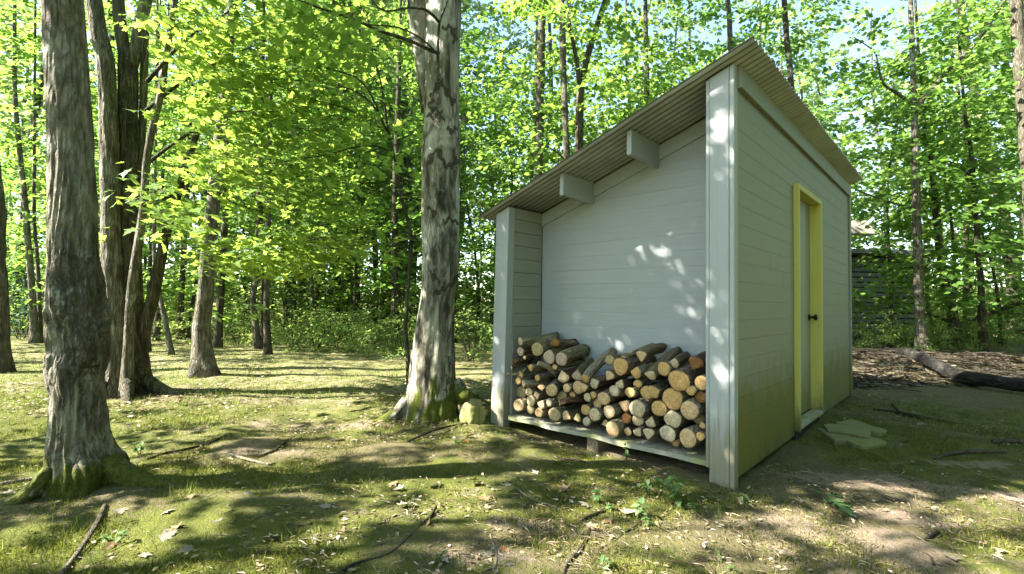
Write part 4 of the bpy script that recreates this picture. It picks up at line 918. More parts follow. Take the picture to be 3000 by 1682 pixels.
# trees on the other side, beyond the shed
wood_tree('cherry_tree', [(2702, 1036, 50), (2697, 960, 36), (2693, 880, 32), (2688, 700, 29), (2685, 600, 28), (2681, 450, 24), (2678, 310, 22), (2674, 200, 19), (2668, 20, 16), (2660, -200, 13)], 12.6, M['bark_grey'], 'straight pale trunk with forking boughs beyond the fallen log', CROWN_LOW[3], .5, 1.35, None, 16, .03, .35,
          [([(2683, 318), (2730, 260), (2780, 205), (2860, 125), (2945, 0), (3010, -90)], [.06, .055, .05, .045, .035, .02]), ([(2680, 312), (2632, 275), (2588, 245), (2572, 190), (2560, 150), (2500, 108)], [.045, .04, .03, .025, .02, .01]),
           ([(2683, 460), (2600, 446), (2520, 462), (2470, 450)], [.025, .02, .015, .008]), ([(2684, 612), (2600, 590), (2530, 565), (2485, 545)], [.03, .025, .02, .01])])
wood_tree('woodland_tree', [(2806, 1010, 46), (2795, 950, 36), (2785, 900, 32), (2770, 840, 29), (2752, 720, 26), (2741, 600, 22), (2733, 520, 20), (2722, 440, 15), (2706, 340, 11)], 14.0, M['bark_dark'], 'dark trunk tilting away from the straight pale cherry trunk', CROWN_LOW[0], 2.5, 1.4, None)
wood_tree('woodland_tree', [(2886, 1036, 34), (2878, 960, 26), (2876, 900, 24), (2871, 800, 22), (2860, 650, 19), (2850, 500, 16), (2836, 380, 13), (2822, 280, 11)], 13.1, M['bark_dark'], 'slim dark trunk nearest the picture edge beyond the fallen log', CROWN_LOW[1], 4.1, 1.4, None, branches=[([(2850, 520), (2800, 480), (2760, 470)], [.03, .02, .01])])
wood_tree('woodland_tree', [(2985, 960, 44), (2960, 800, 40), (2937, 606, 40), (2915, 530, 42), (2896, 470, 44), (2870, 340, 34), (2844, 204, 30), (2820, 60, 26)], 18.0, M['bark_dark'], 'leaning rough trunk far back, broken up by foliage beyond the fallen log', CROWN_TALL[1], 1.0, 1.0, None)
wood_tree('woodland_tree', [(3050, 1080, 60), (3030, 800, 48), (3005, 400, 46), (2988, 180, 44), (2976, 0, 42), (2966, -200, 38)], 11.0, M['bark_wood'], 'thick trunk mostly outside the picture, showing only at the top corner', CROWN_TALL[0], 5.5, 1.0, None)
behind = [([(1575, 1000, 30), (1577, 700, 26), (1578, 520, 24), (1580, 350, 28), (1584, 180, 26), (1590, 40, 22), (1600, -150, 18)], 12.0, 'bark_wood', 'thick light-flecked trunk rising behind the low end of the shed roof', 0),
          ([(1668, 1000, 24), (1664, 620, 21), (1660, 440, 20), (1654, 300, 19), (1650, 170, 18), (1646, 0, 16), (1640, -160, 14)], 11.0, 'bark_wood', 'straight slim trunk behind the middle of the shed roof', 1),
          ([(1700, 1000, 27), (1698, 620, 24), (1697, 420, 23), (1698, 300, 22), (1712, 205, 20), (1738, 110, 18), (1760, 40, 16), (1782, -40, 13), (1800, -200, 10)], 11.2, 'bark_dark', 'forked dark trunk behind the middle of the shed roof', 2),
          ([(1900, 1000, 24), (1898, 500, 18), (1895, 262, 17), (1892, 140, 15), (1890, -60, 12)], 13.0, 'bark_dark', 'dim trunk nearly lost in leaves above the tall end of the roof', 3),
          ([(2150, 1000, 24), (2146, 300, 18), (2138, 90, 17), (2132, 0, 15), (2120, -150, 12)], 13.5, 'bark_wood', 'short length of trunk showing just past the roof peak', 0),
          ([(2330, 1000, 28), (2324, 600, 22), (2318, 260, 20), (2306, 120, 18), (2296, -20, 16), (2280, -180, 12)], 12.5, 'bark_dark', 'trunk crossing the long roof edge above the yellow door', 1)]
for i, (pts, Y, mt, lb, ci) in enumerate(behind):
    br = [([(1703, 310), (1690, 180), (1672, 90), (1660, 0)], [.06, .05, .04, .03])] if i == 2 else ([([(1668, 480), (1620, 440), (1560, 420)], [.025, .018, .01])] if i == 1 else [])
    wood_tree('woodland_tree', pts, Y, M[mt], lb, CROWN_TALL[ci], i*1.3, .95, None, branches=br)

# unseen trees added beside and behind the camera for shade and dapple
CROWN_THIN = [crown_mesh('crown', 150+i, 14, 3.0, 3.4, 46, 9, 3, (.11, .20), T_MID, M['leaf_deep'], tilt=.5, ls=.38) for i in range(2)]
CROWN_DENSE = [crown_mesh('crown', 160+i, 14, 2.2, 3.2, 46, 5, 30, (.14, .22), T_LO, M['leaf_deep'], tilt=.6) for i in range(2)]
CROWN_DAPPLE = [crown_mesh('crown', 170+i, 6.2, 1.2, 2.1, 34, 8, 5, (.09, .15), T_MID, M['leaf_deep'], tilt=.5, ls=.30) for i in range(2)]
for i, (x, y, z0s, ci) in enumerate([(-9.6, -1.0, 1, 'a'), (-5.4, 1.3, 1, 'e'), (-6.9, 2.7, 1, 'f'), (-4.7, -.3, 1, 'f'), (-7.6, .2, 1, 'e'), (-14.2, 7.6, 1, 'b'), (-13.4, 9.4, .9, 'a'), (5.6, .7, .9, 'c'), (7.8, 3.1, 1, 'd'), (4.4, -2.6, 1, 'c'), (9.4, .2, 1, 'd'), (7.2, -3.4, 1, 'c'), (13.2, 4.2, 1, 'd'), (2.0, -6.0, 1, 'c'), (10.9, 2.2, 1, 'c'), (4.6, .0, .75, 'd'), (12.5, -2, 1, 'd'), (8.6, -6.5, 1, 'c'), (5.0, -6.0, 1, 'd'), (6.4, -.9, 1, 'd'), (16, 3.5, 1, 'c'), (13.5, 2.5, 1, 'd')]):
    root = empty('woodland_tree', on((x, y)), 'unseen woodland tree added for shade round the near side of the clearing', 'tree', 'unseen shade trees round the near side of the clearing')
    P = [np.array([0, 0, -.06]), np.array([.05, .04, 3]), np.array([-.05, .1, 7]), np.array([0, .1, 13.])]
    if ci in 'ef': P = [q*np.array([1, 1, .45]) for q in P]
    obj('trunk', tube_mesh('trunk', P, [.07, .05, .03, .01] if ci in 'ef' else [.19, .16, .11, .03], 14, M['bark_wood'], (0, 0, 0), .2, .05, .3, .3, 4, i), root)
    c = obj('crown', (CROWN_THIN+CROWN_DENSE+CROWN_DAPPLE)['abcdef'.index(ci)], root); c.rotation_euler = (0, 0, i*1.1); c['kind'] = 'stuff'; c.scale = (z0s*1.1, z0s*1.1, z0s)

# understorey trees that fill the wood edge with leaves (foliage low down)
rg = np.random.default_rng(44)
def copy_tree(src, loc, rot, sc, label, group):
    c = src.copy(); link(c); c.location = tuple(loc); c.rotation_euler = (0, 0, rot); c.scale = (sc, sc, sc); c['label'] = label; c['group'] = group
    for ch in src.children:
        d = ch.copy(); link(d); d.parent = c
    return c
def proto_under(i):
    root = empty('understorey_tree', (0, 0, 0), 'leafy young understorey tree', 'tree', 'young trees of the understorey'); rgl = np.random.default_rng(500+i)
    P = [np.array([0, 0, -.05])]; 
    for k in range(1, 7): P.append(np.array([P[-1][0]+rgl.normal(0, .09), P[-1][1]+rgl.normal(0, .09), k*1.05]))
    obj('trunk', tube_mesh('trunk', P, list(np.linspace(.05, .012, len(P))), 7, M['bark_dark'], (0, 0, 0), .2, .06, .3, .2, 4, i), root)
    c = obj('crown', CROWN_LOW[i % 4], root); c['kind'] = 'stuff'; return root
UNDER = [proto_under(i) for i in range(4)]
spots = []
for px, Y in [(60, 15), (160, 17), (40, 20), (260, 16), (420, 17), (520, 19), (600, 16), (720, 19), (800, 20), (850, 17.5), (1000, 19), (1120, 18), (1200, 16.5), (1330, 14), (1400, 17), (1470, 13), (1560, 16),
              (1640, 14), (1740, 15.5), (1850, 13.5), (1960, 16), (2060, 14.5), (2180, 16), (2740, 18), (2610, 14.6), (2780, 15.5), (2930, 15), (2960, 18.5), (150, 12.5), (330, 13.5), (1290, 18), (1010, 23), (640, 23), (2100, 19), (2480, 23)]:
    spots.append((px, Y))
for i, (px, Y) in enumerate(spots):
    p = at(px, 1000, Y); sc = rg.uniform(.85, 1.45); side = 'clearing' if px < 1500 else 'shed'
    src = UNDER[i % 4]; lb = 'leafy young tree crowding the wood edge behind the sunny meadow' if px < 1380 else 'leafy young tree standing in the shade of the woods behind the shed'
    gp = 'young trees behind the meadow' if px < 1380 else 'young trees behind the shed'
    if i < 4:
        src.location = tuple(on(p)); src.rotation_euler = (0, 0, rg.uniform(0, 6)); src.scale = (sc,)*3; src['label'] = lb; src['group'] = gp
    else: copy_tree(src, on(p), rg.uniform(0, 6), sc, lb, gp)

# slim far trunks, many alike
def proto_slim(i):
    root = empty('slim_tree', (0, 0, 0), 'slim distant trunk', 'tree', 'slim trunks deep in the woods'); rgl = np.random.default_rng(600+i)
    P = [np.array([0, 0, -.1])]
    for k in range(1, 9): P.append(np.array([P[-1][0]+rgl.normal(0, .13), P[-1][1]+rgl.normal(0, .13), k*2.0]))
    obj('trunk', tube_mesh('trunk', P, list(np.linspace(.13, .03, len(P))), 8, [M['bark_dark'], M['bark_wood'], M['bark_grey']][i % 3], (0, 0, 0), .4, .05, .3, .3, 4, i), root)
    c = obj('crown', CROWN_FAR[i % 3], root); c['kind'] = 'stuff'; return root
SLIM = [proto_slim(i) for i in range(6)]
k = 0
for i in range(120):
    Y = rg.uniform(17, 34); px = rg.uniform(-150, 3150)
    if i < 44: px = rg.uniform(880, 1240); Y = rg.uniform(16.5, 30)
    if (2470 < px < 2690 and Y < 24) or (i >= 44 and i % 3 == 0): continue
    p = at(px, 1000, Y); sc = rg.uniform(.8, 1.25); src = SLIM[k % 6]
    lb = 'slim bare-stemmed trunk deep in the woods beyond the meadow shrubs' if px < 1380 else 'slim bare-stemmed trunk deep in the woods behind the shed'
    gp = 'slim trunks beyond the meadow' if px < 1380 else 'slim trunks behind the shed'
    if k < 6: src.location = tuple(on(p)); src.scale = (sc,)*3; src['label'] = lb; src['group'] = gp
    else: copy_tree(src, on(p), rg.uniform(0, 6), sc, lb, gp)
    k += 1

# far woods: one mass
def far_woods():
    rg = np.random.default_rng(9); n = 150000
            # clumps: shift towards random centres
    NC = 5600; cz = rg.integers(0, NC, n); ca = np.r_[rg.uniform(-1.05, 1.05, 2600), rg.uniform(1.05, 2*PI-1.05, NC-2600)]; crr = np.r_[rg.uniform(30, 50, 2600), rg.uniform(28, 40, NC-2600)]; ch = np.r_[16*rg.random(2600)**1.45, 13*rg.random(NC-2600)**1.2]
    P = np.stack([crr[cz]*np.sin(ca[cz]), crr[cz]*np.cos(ca[cz]), ch[cz]], -1)+np.stack([rg.normal(0, 1.3, n), rg.normal(0, 1.3, n), rg.normal(0, .55, n)], -1)
    P[:, 2] = np.maximum(P[:, 2], .05)+np.asarray(gz(P[:, 0], P[:, 1]))
    a = rg.uniform(0, 2*PI, n); A = np.stack([np.cos(a), np.sin(a), rg.normal(-.2, .35, n)], -1); N = np.stack([rg.normal(0, .6, n), rg.normal(0, .6, n), np.ones(n)], -1)
    V, F = leaf_arrays(P, A, N, rg.uniform(.25, .5, n), T_LO)
    o = obj('far_woods', mesh('far_woods', V, F, [M['leaf_far']])); tag(o, 'mass of far sunlit woodland foliage closing the view all round', 'woods', kind='stuff')
far_woods()

def undergrowth():
    rg = np.random.default_rng(10); n = 52000; NC = 1500; cy = rg.uniform(14.5, 29, NC); cx = rg.uniform(-1.15, 1.15, NC)*cy; ch = 1.9*rg.random(NC)**1.4
    m = ~((cx > 2) & (cy < 15)); cx, cy, ch = cx[m], cy[m], ch[m]; i = rg.integers(0, len(cx), n)
    P = np.stack([cx[i]+rg.normal(0, .45, n), cy[i]+rg.normal(0, .45, n), np.abs(ch[i]+rg.normal(0, .2, n))], -1); P[:, 2] += np.asarray(gz(P[:, 0], P[:, 1]))
    a = rg.uniform(0, 2*PI, n); A = np.stack([np.cos(a), np.sin(a), rg.normal(-.2, .3, n)], -1); N = np.stack([rg.normal(0, .5, n), rg.normal(0, .5, n), np.ones(n)], -1)
    V, F = leaf_arrays(P, A, N, rg.uniform(.09, .19, n), T_LO); o = obj('undergrowth', mesh('undergrowth', V, F, [M['leaf_shrub']])); tag(o, 'bright leafy undergrowth carpeting the floor deep among the slim trunks', 'undergrowth', kind='stuff')
undergrowth()

# ------------------------------------------------------------------ shrubs
def shrub_mesh(seed, h, R, n, mat, size, tmpl=T_OVAL):
    rg = np.random.default_rng(seed); K = n; a = rg.uniform(0, 2*PI, K); r = R*np.sqrt(rg.random(K)); z = h*rg.random(K)**.8*(1-.4*(r/R)**2)
    P = np.stack([r*np.cos(a), r*np.sin(a), z], -1); aa = a+rg.normal(0, .7, K); p, A, N, s = spray(rg, P, np.stack([np.cos(aa), np.sin(aa)], -1), rg.uniform(.25, .5, K), 22, size, wid=.4, droop=.2, rise=.25, tilt=.55)
    p[:, 2] = np.maximum(p[:, 2], .01); V, F = leaf_arrays(p, A, N, s, tmpl); return mesh('foliage', V, F, [mat])
SHR = [shrub_mesh(700+i, 1.15, .95, 46, M['leaf_shrub'], (.05, .10)) for i in range(3)]
def stems_mesh(seed):
    rg = np.random.default_rng(seed); it = []
    for i in range(7):
        a = rg.uniform(0, 6.28); d = np.array([math.cos(a), math.sin(a)]); it.append(([np.array([d[0]*.06, d[1]*.06, -.03]), np.r_[d*.25, .5], np.r_[d*.6, .95]], [.012, .008, .003]))
    return joined_tubes('stems', it, M['bark_dark'], (0, 0, 0), 5, .25)
STM = [stems_mesh(720+i) for i in range(3)]
sh_spots = [(560, 13.5), (640, 12.6), (700, 12.2), (800, 12.4), (860, 12.0), (930, 11.8), (985, 12.3), (1040, 11.4), (1100, 11.0), (1150, 11.6), (1190, 10.4), (1220, 12.0), (1385, 9.8), (1410, 12), (880, 13.6), (960, 14), (1070, 13.4), (1130, 14), (60, 14.5), (150, 14.5),
            (2495, 12.6), (2545, 12.2), (2590, 12.8), (2630, 14.0), (2660, 13.6), (2740, 13.6), (2790, 13.0), (2850, 14.2), (2930, 14.4), (2700, 16), (2830, 16.5), (2980, 15.5), (500, 15.5), (740, 14.4)]
shr_src = None
for i, (px, Y) in enumerate(sh_spots):
    p = on(at(px, 1000, Y)); sc = rg.uniform(.62, 1.1)
    if px > 2400: sc *= .9
    lb = 'bright low shrub in the tangled thicket at the edge of the meadow' if px < 1500 else 'low leafy shrub at the foot of the trees beyond the fallen log'
    r = empty('shrub', p, lb, 'shrub', 'thicket at the meadow edge' if px < 1500 else 'shrubs beyond the fallen log'); r.rotation_euler = (0, 0, rg.uniform(0, 6)); r.scale = (sc, sc, sc*rg.uniform(.8, 1.2))
    obj('foliage', SHR[i % 3], r)['kind'] = 'stuff'; obj('stems', STM[i % 3], r)
r = empty('spruce_bush', on(at(62, 960, 13.2)), 'dim blue-green conifer bush between the oak and the gnarled beech', 'bush')
obj('foliage', shrub_mesh(790, 1.9, .9, 90, M['leaf_blue'], (.07, .12)), r)['kind'] = 'stuff'; obj('stems', STM[0], r)

# say which of the look-alike woodland plants each one is, by what it is seen between
MARKS = [(-400, 'the picture edge'), (-18, 'the cut-off oak'), (105, 'the close pale pair'), (235, 'the gnarled beech'), (370, 'the clump maple'), (500, 'the bowing stem'), (610, 'the leaning ash'), (775, 'the dark straight stem'), (855, 'the stout trunk'), (1040, 'the pencil-thin stem'), (1200, 'the dark sapling'), (1290, 'the pale beech'),
         (1440, 'the shed post'), (1580, 'the light-flecked trunk'), (1680, 'the forked trunk'), (1895, 'the dim trunk'), (2140, 'the roof peak'), (2325, 'the yellow door'), (2490, 'the shed end'), (2690, 'the pale cherry'), (2790, 'the tilting trunk'), (2880, 'the slim edge trunk'), (3400, 'the picture edge')]
NEAR = ['nearest', 'second nearest', 'third nearest', 'fourth nearest', 'fifth nearest', 'sixth nearest', 'seventh nearest', 'eighth nearest', 'ninth nearest', 'tenth nearest', 'eleventh nearest', 'farthest']
bpy.context.view_layer.update()
def relabel(stem, what, uniq):
    gaps = {}
    for o in COL.objects:
        if o.parent is None and (o.name == stem or o.name.startswith(stem+'.')):
            p = np.array([[o.location.x, o.location.y, o.location.z+1.0]]); px = in_view(p)[0][0]; k = max(i for i, m in enumerate(MARKS) if m[0] <= max(px, -399)); k = min(k, len(MARKS)-2); gaps.setdefault(k, []).append((float(np.hypot(o.location.x, o.location.y)), o))
    for k, lst in gaps.items():
        lst.sort(key=lambda t: t[0]); a, b = MARKS[k][1], MARKS[k+1][1]
        for i, (d, o) in enumerate(lst):
            where = f'between {a} and {b}' if a != b else f'at {a}'
            if uniq: o['label'] = f'{what} {where}' + (f', {NEAR[min(i, 11)]} one there' if len(lst) > 1 else '')
            else: o['label'] = f'slim bare trunk deep in woods {where}'; o['group'] = f'slim trunks {where}'
relabel('understorey_tree', 'leafy young tree', True); relabel('shrub', 'low leafy shrub', True); relabel('slim_tree', '', False)

# ------------------------------------------------------------------ cabin in the woods
def cabin():
    Y = 17.0; a = at(2494, 760, Y); b = at(2662, 760, Y); d = (b-a)[:2]; L = np.linalg.norm(d)
    x0, y0 = a[0]-3.0, Y; z0 = float(gz(a[0], Y))-.1
    root = empty('cabin', (x0, y0, z0), 'dark charcoal cabin with horizontal siding glimpsed through leaves beyond the shed', 'cabin')
    wid = b[0]-x0+.3; ztop = at(2500, 745, Y)[2]-z0
    mb = MB(); mb.box(0, wid, .06, 3.2, 0, ztop-.03); obj('wall', mb.mesh('wall', [M['dark']]), root)
    z = .15
    while z < ztop-.1:
        mb = MB(); mb.prism([(0, -.0, z), (wid, -.0, z), (wid, .05, z), (0, .05, z)], [(0, .03, z+.135), (wid, .03, z+.135), (wid, .05, z+.135), (0, .05, z+.135)])
        obj('siding_board', mb.mesh('siding_board', [M['cabin']]), root); z += .178
    zg0 = at(2500, 690, Y)[2]-z0; zg1 = at(2500, 650, Y)[2]-z0
    mb = MB(); mb.prism([(-.5, -.5, zg0), (at(2550, 680, Y)[0]-x0, -.5, zg0), (at(2550, 680, Y)[0]-x0, 1.5, zg0), (-.5, 1.5, zg0)], [(-.5, -.3, zg1), (at(2520, 650, Y)[0]-x0, -.3, zg1), (at(2520, 650, Y)[0]-x0, 1.5, zg1), (-.5, 1.5, zg1)])
    obj('gable', fix_normals(mb.mesh('gable', [M['cream']])), root)
    mb = MB(); mb.box(-.6, wid+.3, -.6, 3.4, ztop-.02, ztop+.12); obj('roof', mb.mesh('roof', [M['cabin']]), root)
cabin()

# ------------------------------------------------------------------ grass, moss fuzz, litter
def blades(name, n, region, hgt, wid, mat, seed, label, cat, clump=0, lean=.5):
    rg = np.random.default_rng(seed); x, y = region(rg, n); n = len(x)
    zz = gz(x, y); h = rg.uniform(*hgt, n); w = rg.uniform(*wid, n); a = rg.uniform(0, 2*PI, n); ln = rg.normal(0, lean, n)*h
    b = np.stack([np.cos(a)*w, np.sin(a)*w, np.zeros(n)], -1); la = rg.uniform(0, 2*PI, n); tip = np.stack([np.cos(la)*ln, np.sin(la)*ln, h], -1)
    P = np.stack([x, y, zz-.004], -1); V = np.stack([P-b, P+b, P+tip], 1).reshape(-1, 3); F = np.arange(3*n).reshape(n, 3)
    o = obj(name, mesh(name, V, F, [mat])); return tag(o, label, cat, kind='stuff')
def clear_of_shed(x, y):
    u = (x-CX)*FU[0]+(y-CY)*FU[1]; v = (x-CX)*SV[0]+(y-CY)*SV[1]
    return ~((u > -.03) & (u < W+.02) & (v > -.01) & (v < D+.02))
def nz(x, y, s, seed):
    r = np.random.default_rng(seed); o = np.zeros_like(x)
    for i in range(9):
        a = r.uniform(0, 6.28); k = s*r.uniform(.5, 2.2); o += np.sin(k*(x*math.cos(a)+y*math.sin(a))+r.uniform(0, 6.28))
    return o/3.0
def reg_near(rg, n):
    y = 1.3+rg.random(n)**1.2*4.6; x = rg.uniform(-1.25, 1.25, n)*(y+.5); m = clear_of_shed(x, y) & (nz(x, y, 3.0, 1)+.5*nz(x, y, .9, 7)+rg.normal(0, .4, n) > .05); return x[m], y[m]
blades('moss', 260000, reg_near, (.008, .034), (.0015, .0036), M['moss_blade'], 1, 'fuzzy yellow-green moss carpet over the foreground', 'moss', lean=.7)
def reg_tuft(rg, n):
    k = 420; cy = 1.6+rg.random(k)*4.5; cx = rg.uniform(-1.2, .9, k)*(cy+.4); i = rg.integers(0, k, n); x = cx[i]+rg.normal(0, .03, n); y = cy[i]+rg.normal(0, .03, n); m = clear_of_shed(x, y); return x[m], y[m]
blades('grass_tufts', 4500, reg_tuft, (.03, .09), (.0012, .0026), M['grass'], 2, 'scattered thin grass tufts standing in the moss', 'grass', lean=.6)
def reg_meadow(rg, n):
    y = 4.2+rg.random(n)**1.1*10.5; x = rg.uniform(-1.15, .25, n)*y; m = clear_of_shed(x, y) & (nz(x, y, 1.6, 4)+rg.normal(0, .6, n) > -.35) & (rg.random(n) < np.clip((y-3.6)/2.2, 0, 1)); return x[m], y[m]
blades('meadow_grass', 80000, reg_meadow, (.015, .06), (.002, .005), M['grass'], 3, 'short sunlit meadow grass beyond the tree trunks', 'grass', lean=.6)
def reg_right(rg, n):
    y = 4.6+rg.random(n)*9; x = 3.2+rg.random(n)*(y*1.1-2.6); m = clear_of_shed(x, y) & (nz(x, y, 2.2, 6)+rg.normal(0, .5, n) > .1); return x[m], y[m]
blades('ground_cover', 26000, reg_right, (.015, .06), (.0015, .004), M['grass'], 5, 'thin green ground cover between the shed and the fallen log', 'ground cover', lean=.7)
def litter(name, n, region, seed, label, size=(.012, .05), twig=.4, mat='litter'):
    rg = np.random.default_rng(seed); x, y = region(rg, n); n = len(x); a = rg.uniform(0, 2*PI, n)
    P = np.stack([x, y, gz(x, y)+rg.uniform(.003, .016, n)], -1); A = np.stack([np.cos(a), np.sin(a), rg.normal(0, .15, n)], -1); N = np.stack([rg.normal(0, .3, n), rg.normal(0, .3, n), np.ones(n)], -1)
    tw = rg.random(n) < twig; s = rg.uniform(*size, n)
    thin = (T_OVAL[0]*np.array([1, .12, 1])+np.array([0, 0, 0]), T_OVAL[1])
    V1, F1 = leaf_arrays(P[tw], A[tw], N[tw], s[tw]*2.2, thin); V2, F2 = leaf_arrays(P[~tw], A[~tw], N[~tw], s[~tw], T_OVAL)
    o = obj(name, mesh(name, np.vstack([V1, V2]), np.vstack([F1, F2+len(V1)]), [M[mat]])); return tag(o, label, 'litter', kind='stuff')
def reg_fore(rg, n):
    y = 1.4+rg.random(n)**1.1*5.2; x = rg.uniform(-1.2, 1.25, n)*(y+.4); m = clear_of_shed(x, y) & (nz(x, y, 1.9, 11)+rg.normal(0, .8, n) > .05); return x[m], y[m]
litter('leaf_litter', 46000, reg_fore, 12, 'broken twigs and leaf scraps strewn over the foreground moss', (.010, .040), .68)
def reg_bed(rg, n):
    y = 7.2+rg.random(n)*5.6; x = 4.6+rg.random(n)*(y*1.08-4.3); m = clear_of_shed(x, y); return x[m], y[m]
litter('brush_litter', 11000, reg_bed, 13, 'brown bed of dead leaves and brush around the fallen log', (.04, .14), .5, 'brush')
def brush_sticks():
    rg = np.random.default_rng(19); its = []
    for i in range(300):
        x, y = reg_bed(rg, 1) if True else (0, 0)
        if len(x) == 0: continue
        x, y = x[0], y[0]; a = rg.uniform(0, 6.28); l = rg.uniform(.25, 1.1); z = float(gz(x, y)); d = np.array([math.cos(a), math.sin(a)])*l/2; k = rg.normal(0, .06, 2)
        its.append(([np.array([x-d[0], y-d[1], z+rg.uniform(.0, .10)]), np.array([x+k[0], y+k[1], z+rg.uniform(.02, .14)]), np.array([x+d[0], y+d[1], z+rg.uniform(0, .16)])], [rg.uniform(.006, .018), .008, .003]))
    tag(obj('brush_pile', joined_tubes('brush_pile', its, M['twig'], (0, 0, 0), 5, .2)), 'tangle of broken sticks strewn over the leaf bed by the fallen log', 'brush', kind='stuff')
brush_sticks()
def reg_mead(rg, n):
    y = 4.4+rg.random(n)*6; x = rg.uniform(-1.1, .2, n)*y; m = clear_of_shed(x, y) & (nz(x, y, 1.2, 15)+rg.normal(0, .7, n) > 0); return x[m], y[m]
litter('meadow_litter', 13000, reg_mead, 14, 'dry pale leaf scraps scattered through the meadow grass', (.02, .065), .4)

# ------------------------------------------------------------------ firewood
def log_piece(name, P0, P1, R, kind, cut, bark, label, seed, squash=1.0, split=False):
    P0 = np.asarray(P0); P1 = np.asarray(P1); ax = P1-P0; L = np.linalg.norm(ax); a = ax/L
    ref = np.array([0, 0, 1.]) if abs(a[2]) < .9 else np.array([1., 0, 0]); x = np.cross(ref, a); x /= np.linalg.norm(x); y = np.cross(a, x)
    rg = np.random.default_rng(seed); segs = 18; rings = 6; th = np.linspace(0, 2*PI, segs, endpoint=False)
    shape = np.ones(segs)
    for k in range(2, 6): shape += rg.normal(0, .035/(k-1)**.5)*np.cos(k*th+rg.uniform(0, 6.28))
    if split:
        c0 = rg.uniform(-2.6, -.6) if rg.random() < .5 else rg.uniform(.5, 2.6)
        for c_ in (c0, c0+rg.uniform(1.4, 2.0)):
            dd = np.cos(th-c_); shape = np.minimum(shape, np.where(dd > .25, .42/np.clip(dd, .25, 1), 9))
    V = []; taper = rg.uniform(-.06, .06); bow = rg.normal(0, .012, 2)
    for i in range(rings):
        t = i/(rings-1); rr = R*shape*(1+taper*t)*(1+rg.normal(0, .014, segs)); off = bow*math.sin(PI*t)
        if i == 0: rr = rr*.985
        for k in range(segs): V.append((rr[k]*math.cos(th[k])+off[0], rr[k]*squash*math.sin(th[k])+off[1], L*t))
    F = [[i*segs+k, i*segs+(k+1) % segs, (i+1)*segs+(k+1) % segs, (i+1)*segs+k] for i in range(rings-1) for k in range(segs)]
    F.append([(rings-1)*segs+k for k in range(segs)])
    me = mesh('firewood_log', np.array(V), F, [M[bark]], smooth=True)
    o = obj(name, me); o.matrix_world = Matrix(((x[0], y[0], a[0], P0[0]), (x[1], y[1], a[1], P0[1]), (x[2], y[2], a[2], P0[2]), (0, 0, 0, 1)))
    tag(o, label, 'log', 'firewood stacked in the shed recess')
    # cut face: slightly uneven disc set into the bark ring
    ins = .93 if not split else .985; V = [(0, 0, -.004)]; f = []
    tilt = rg.normal(0, .06, 2)
    for q, m in ((.55, -.003), (1.0, 0)):
        for k in range(segs):
            r0 = R*shape[k]*ins*.985*q; xx, yy = r0*math.cos(th[k]), r0*squash*math.sin(th[k]); V.append((xx, yy, m-.0015+rg.normal(0, .0012)))
    f = [[0, 1+(k+1) % segs, 1+k] for k in range(segs)]+[[1+k, 1+(k+1) % segs, 1+segs+(k+1) % segs, 1+segs+k] for k in range(segs)]
    V2 = np.array(V); rim = V2[1+segs:].copy(); outer = np.array([(R*shape[k]*.985*math.cos(th[k]), R*shape[k]*.985*squash*math.sin(th[k]), 0.004) for k in range(segs)])
    V2 = np.vstack([V2, outer]); f += [[1+segs+k, 1+segs+(k+1) % segs, 1+2*segs+(k+1) % segs, 1+2*segs+k] for k in range(segs)]
    mi = [0]*(2*segs)+[1]*segs
    ce = obj('cut_end', mesh('cut_end', V2, f, [M[cut], M[bark]], mi, smooth=True), o)
    return o
R1 = lambda x, y: (1460+x/4.813, 950+y/4.813); R2 = lambda x, y: (1660+x/6.017, 980+y/6.017); R3 = lambda x, y: (1840+x/5.776, 980+y/5.776); R4 = lambda x, y: (1640+x/8.024, 1120+y/8.024); R5 = lambda x, y: (1840+x/7.22, 1130+y/7.22)
SCL = {1: 4.813, 2: 6.017, 3: 5.776, 4: 8.024, 5: 7.22}; RF = {1: R1, 2: R2, 3: R3, 4: R4, 5: R5}
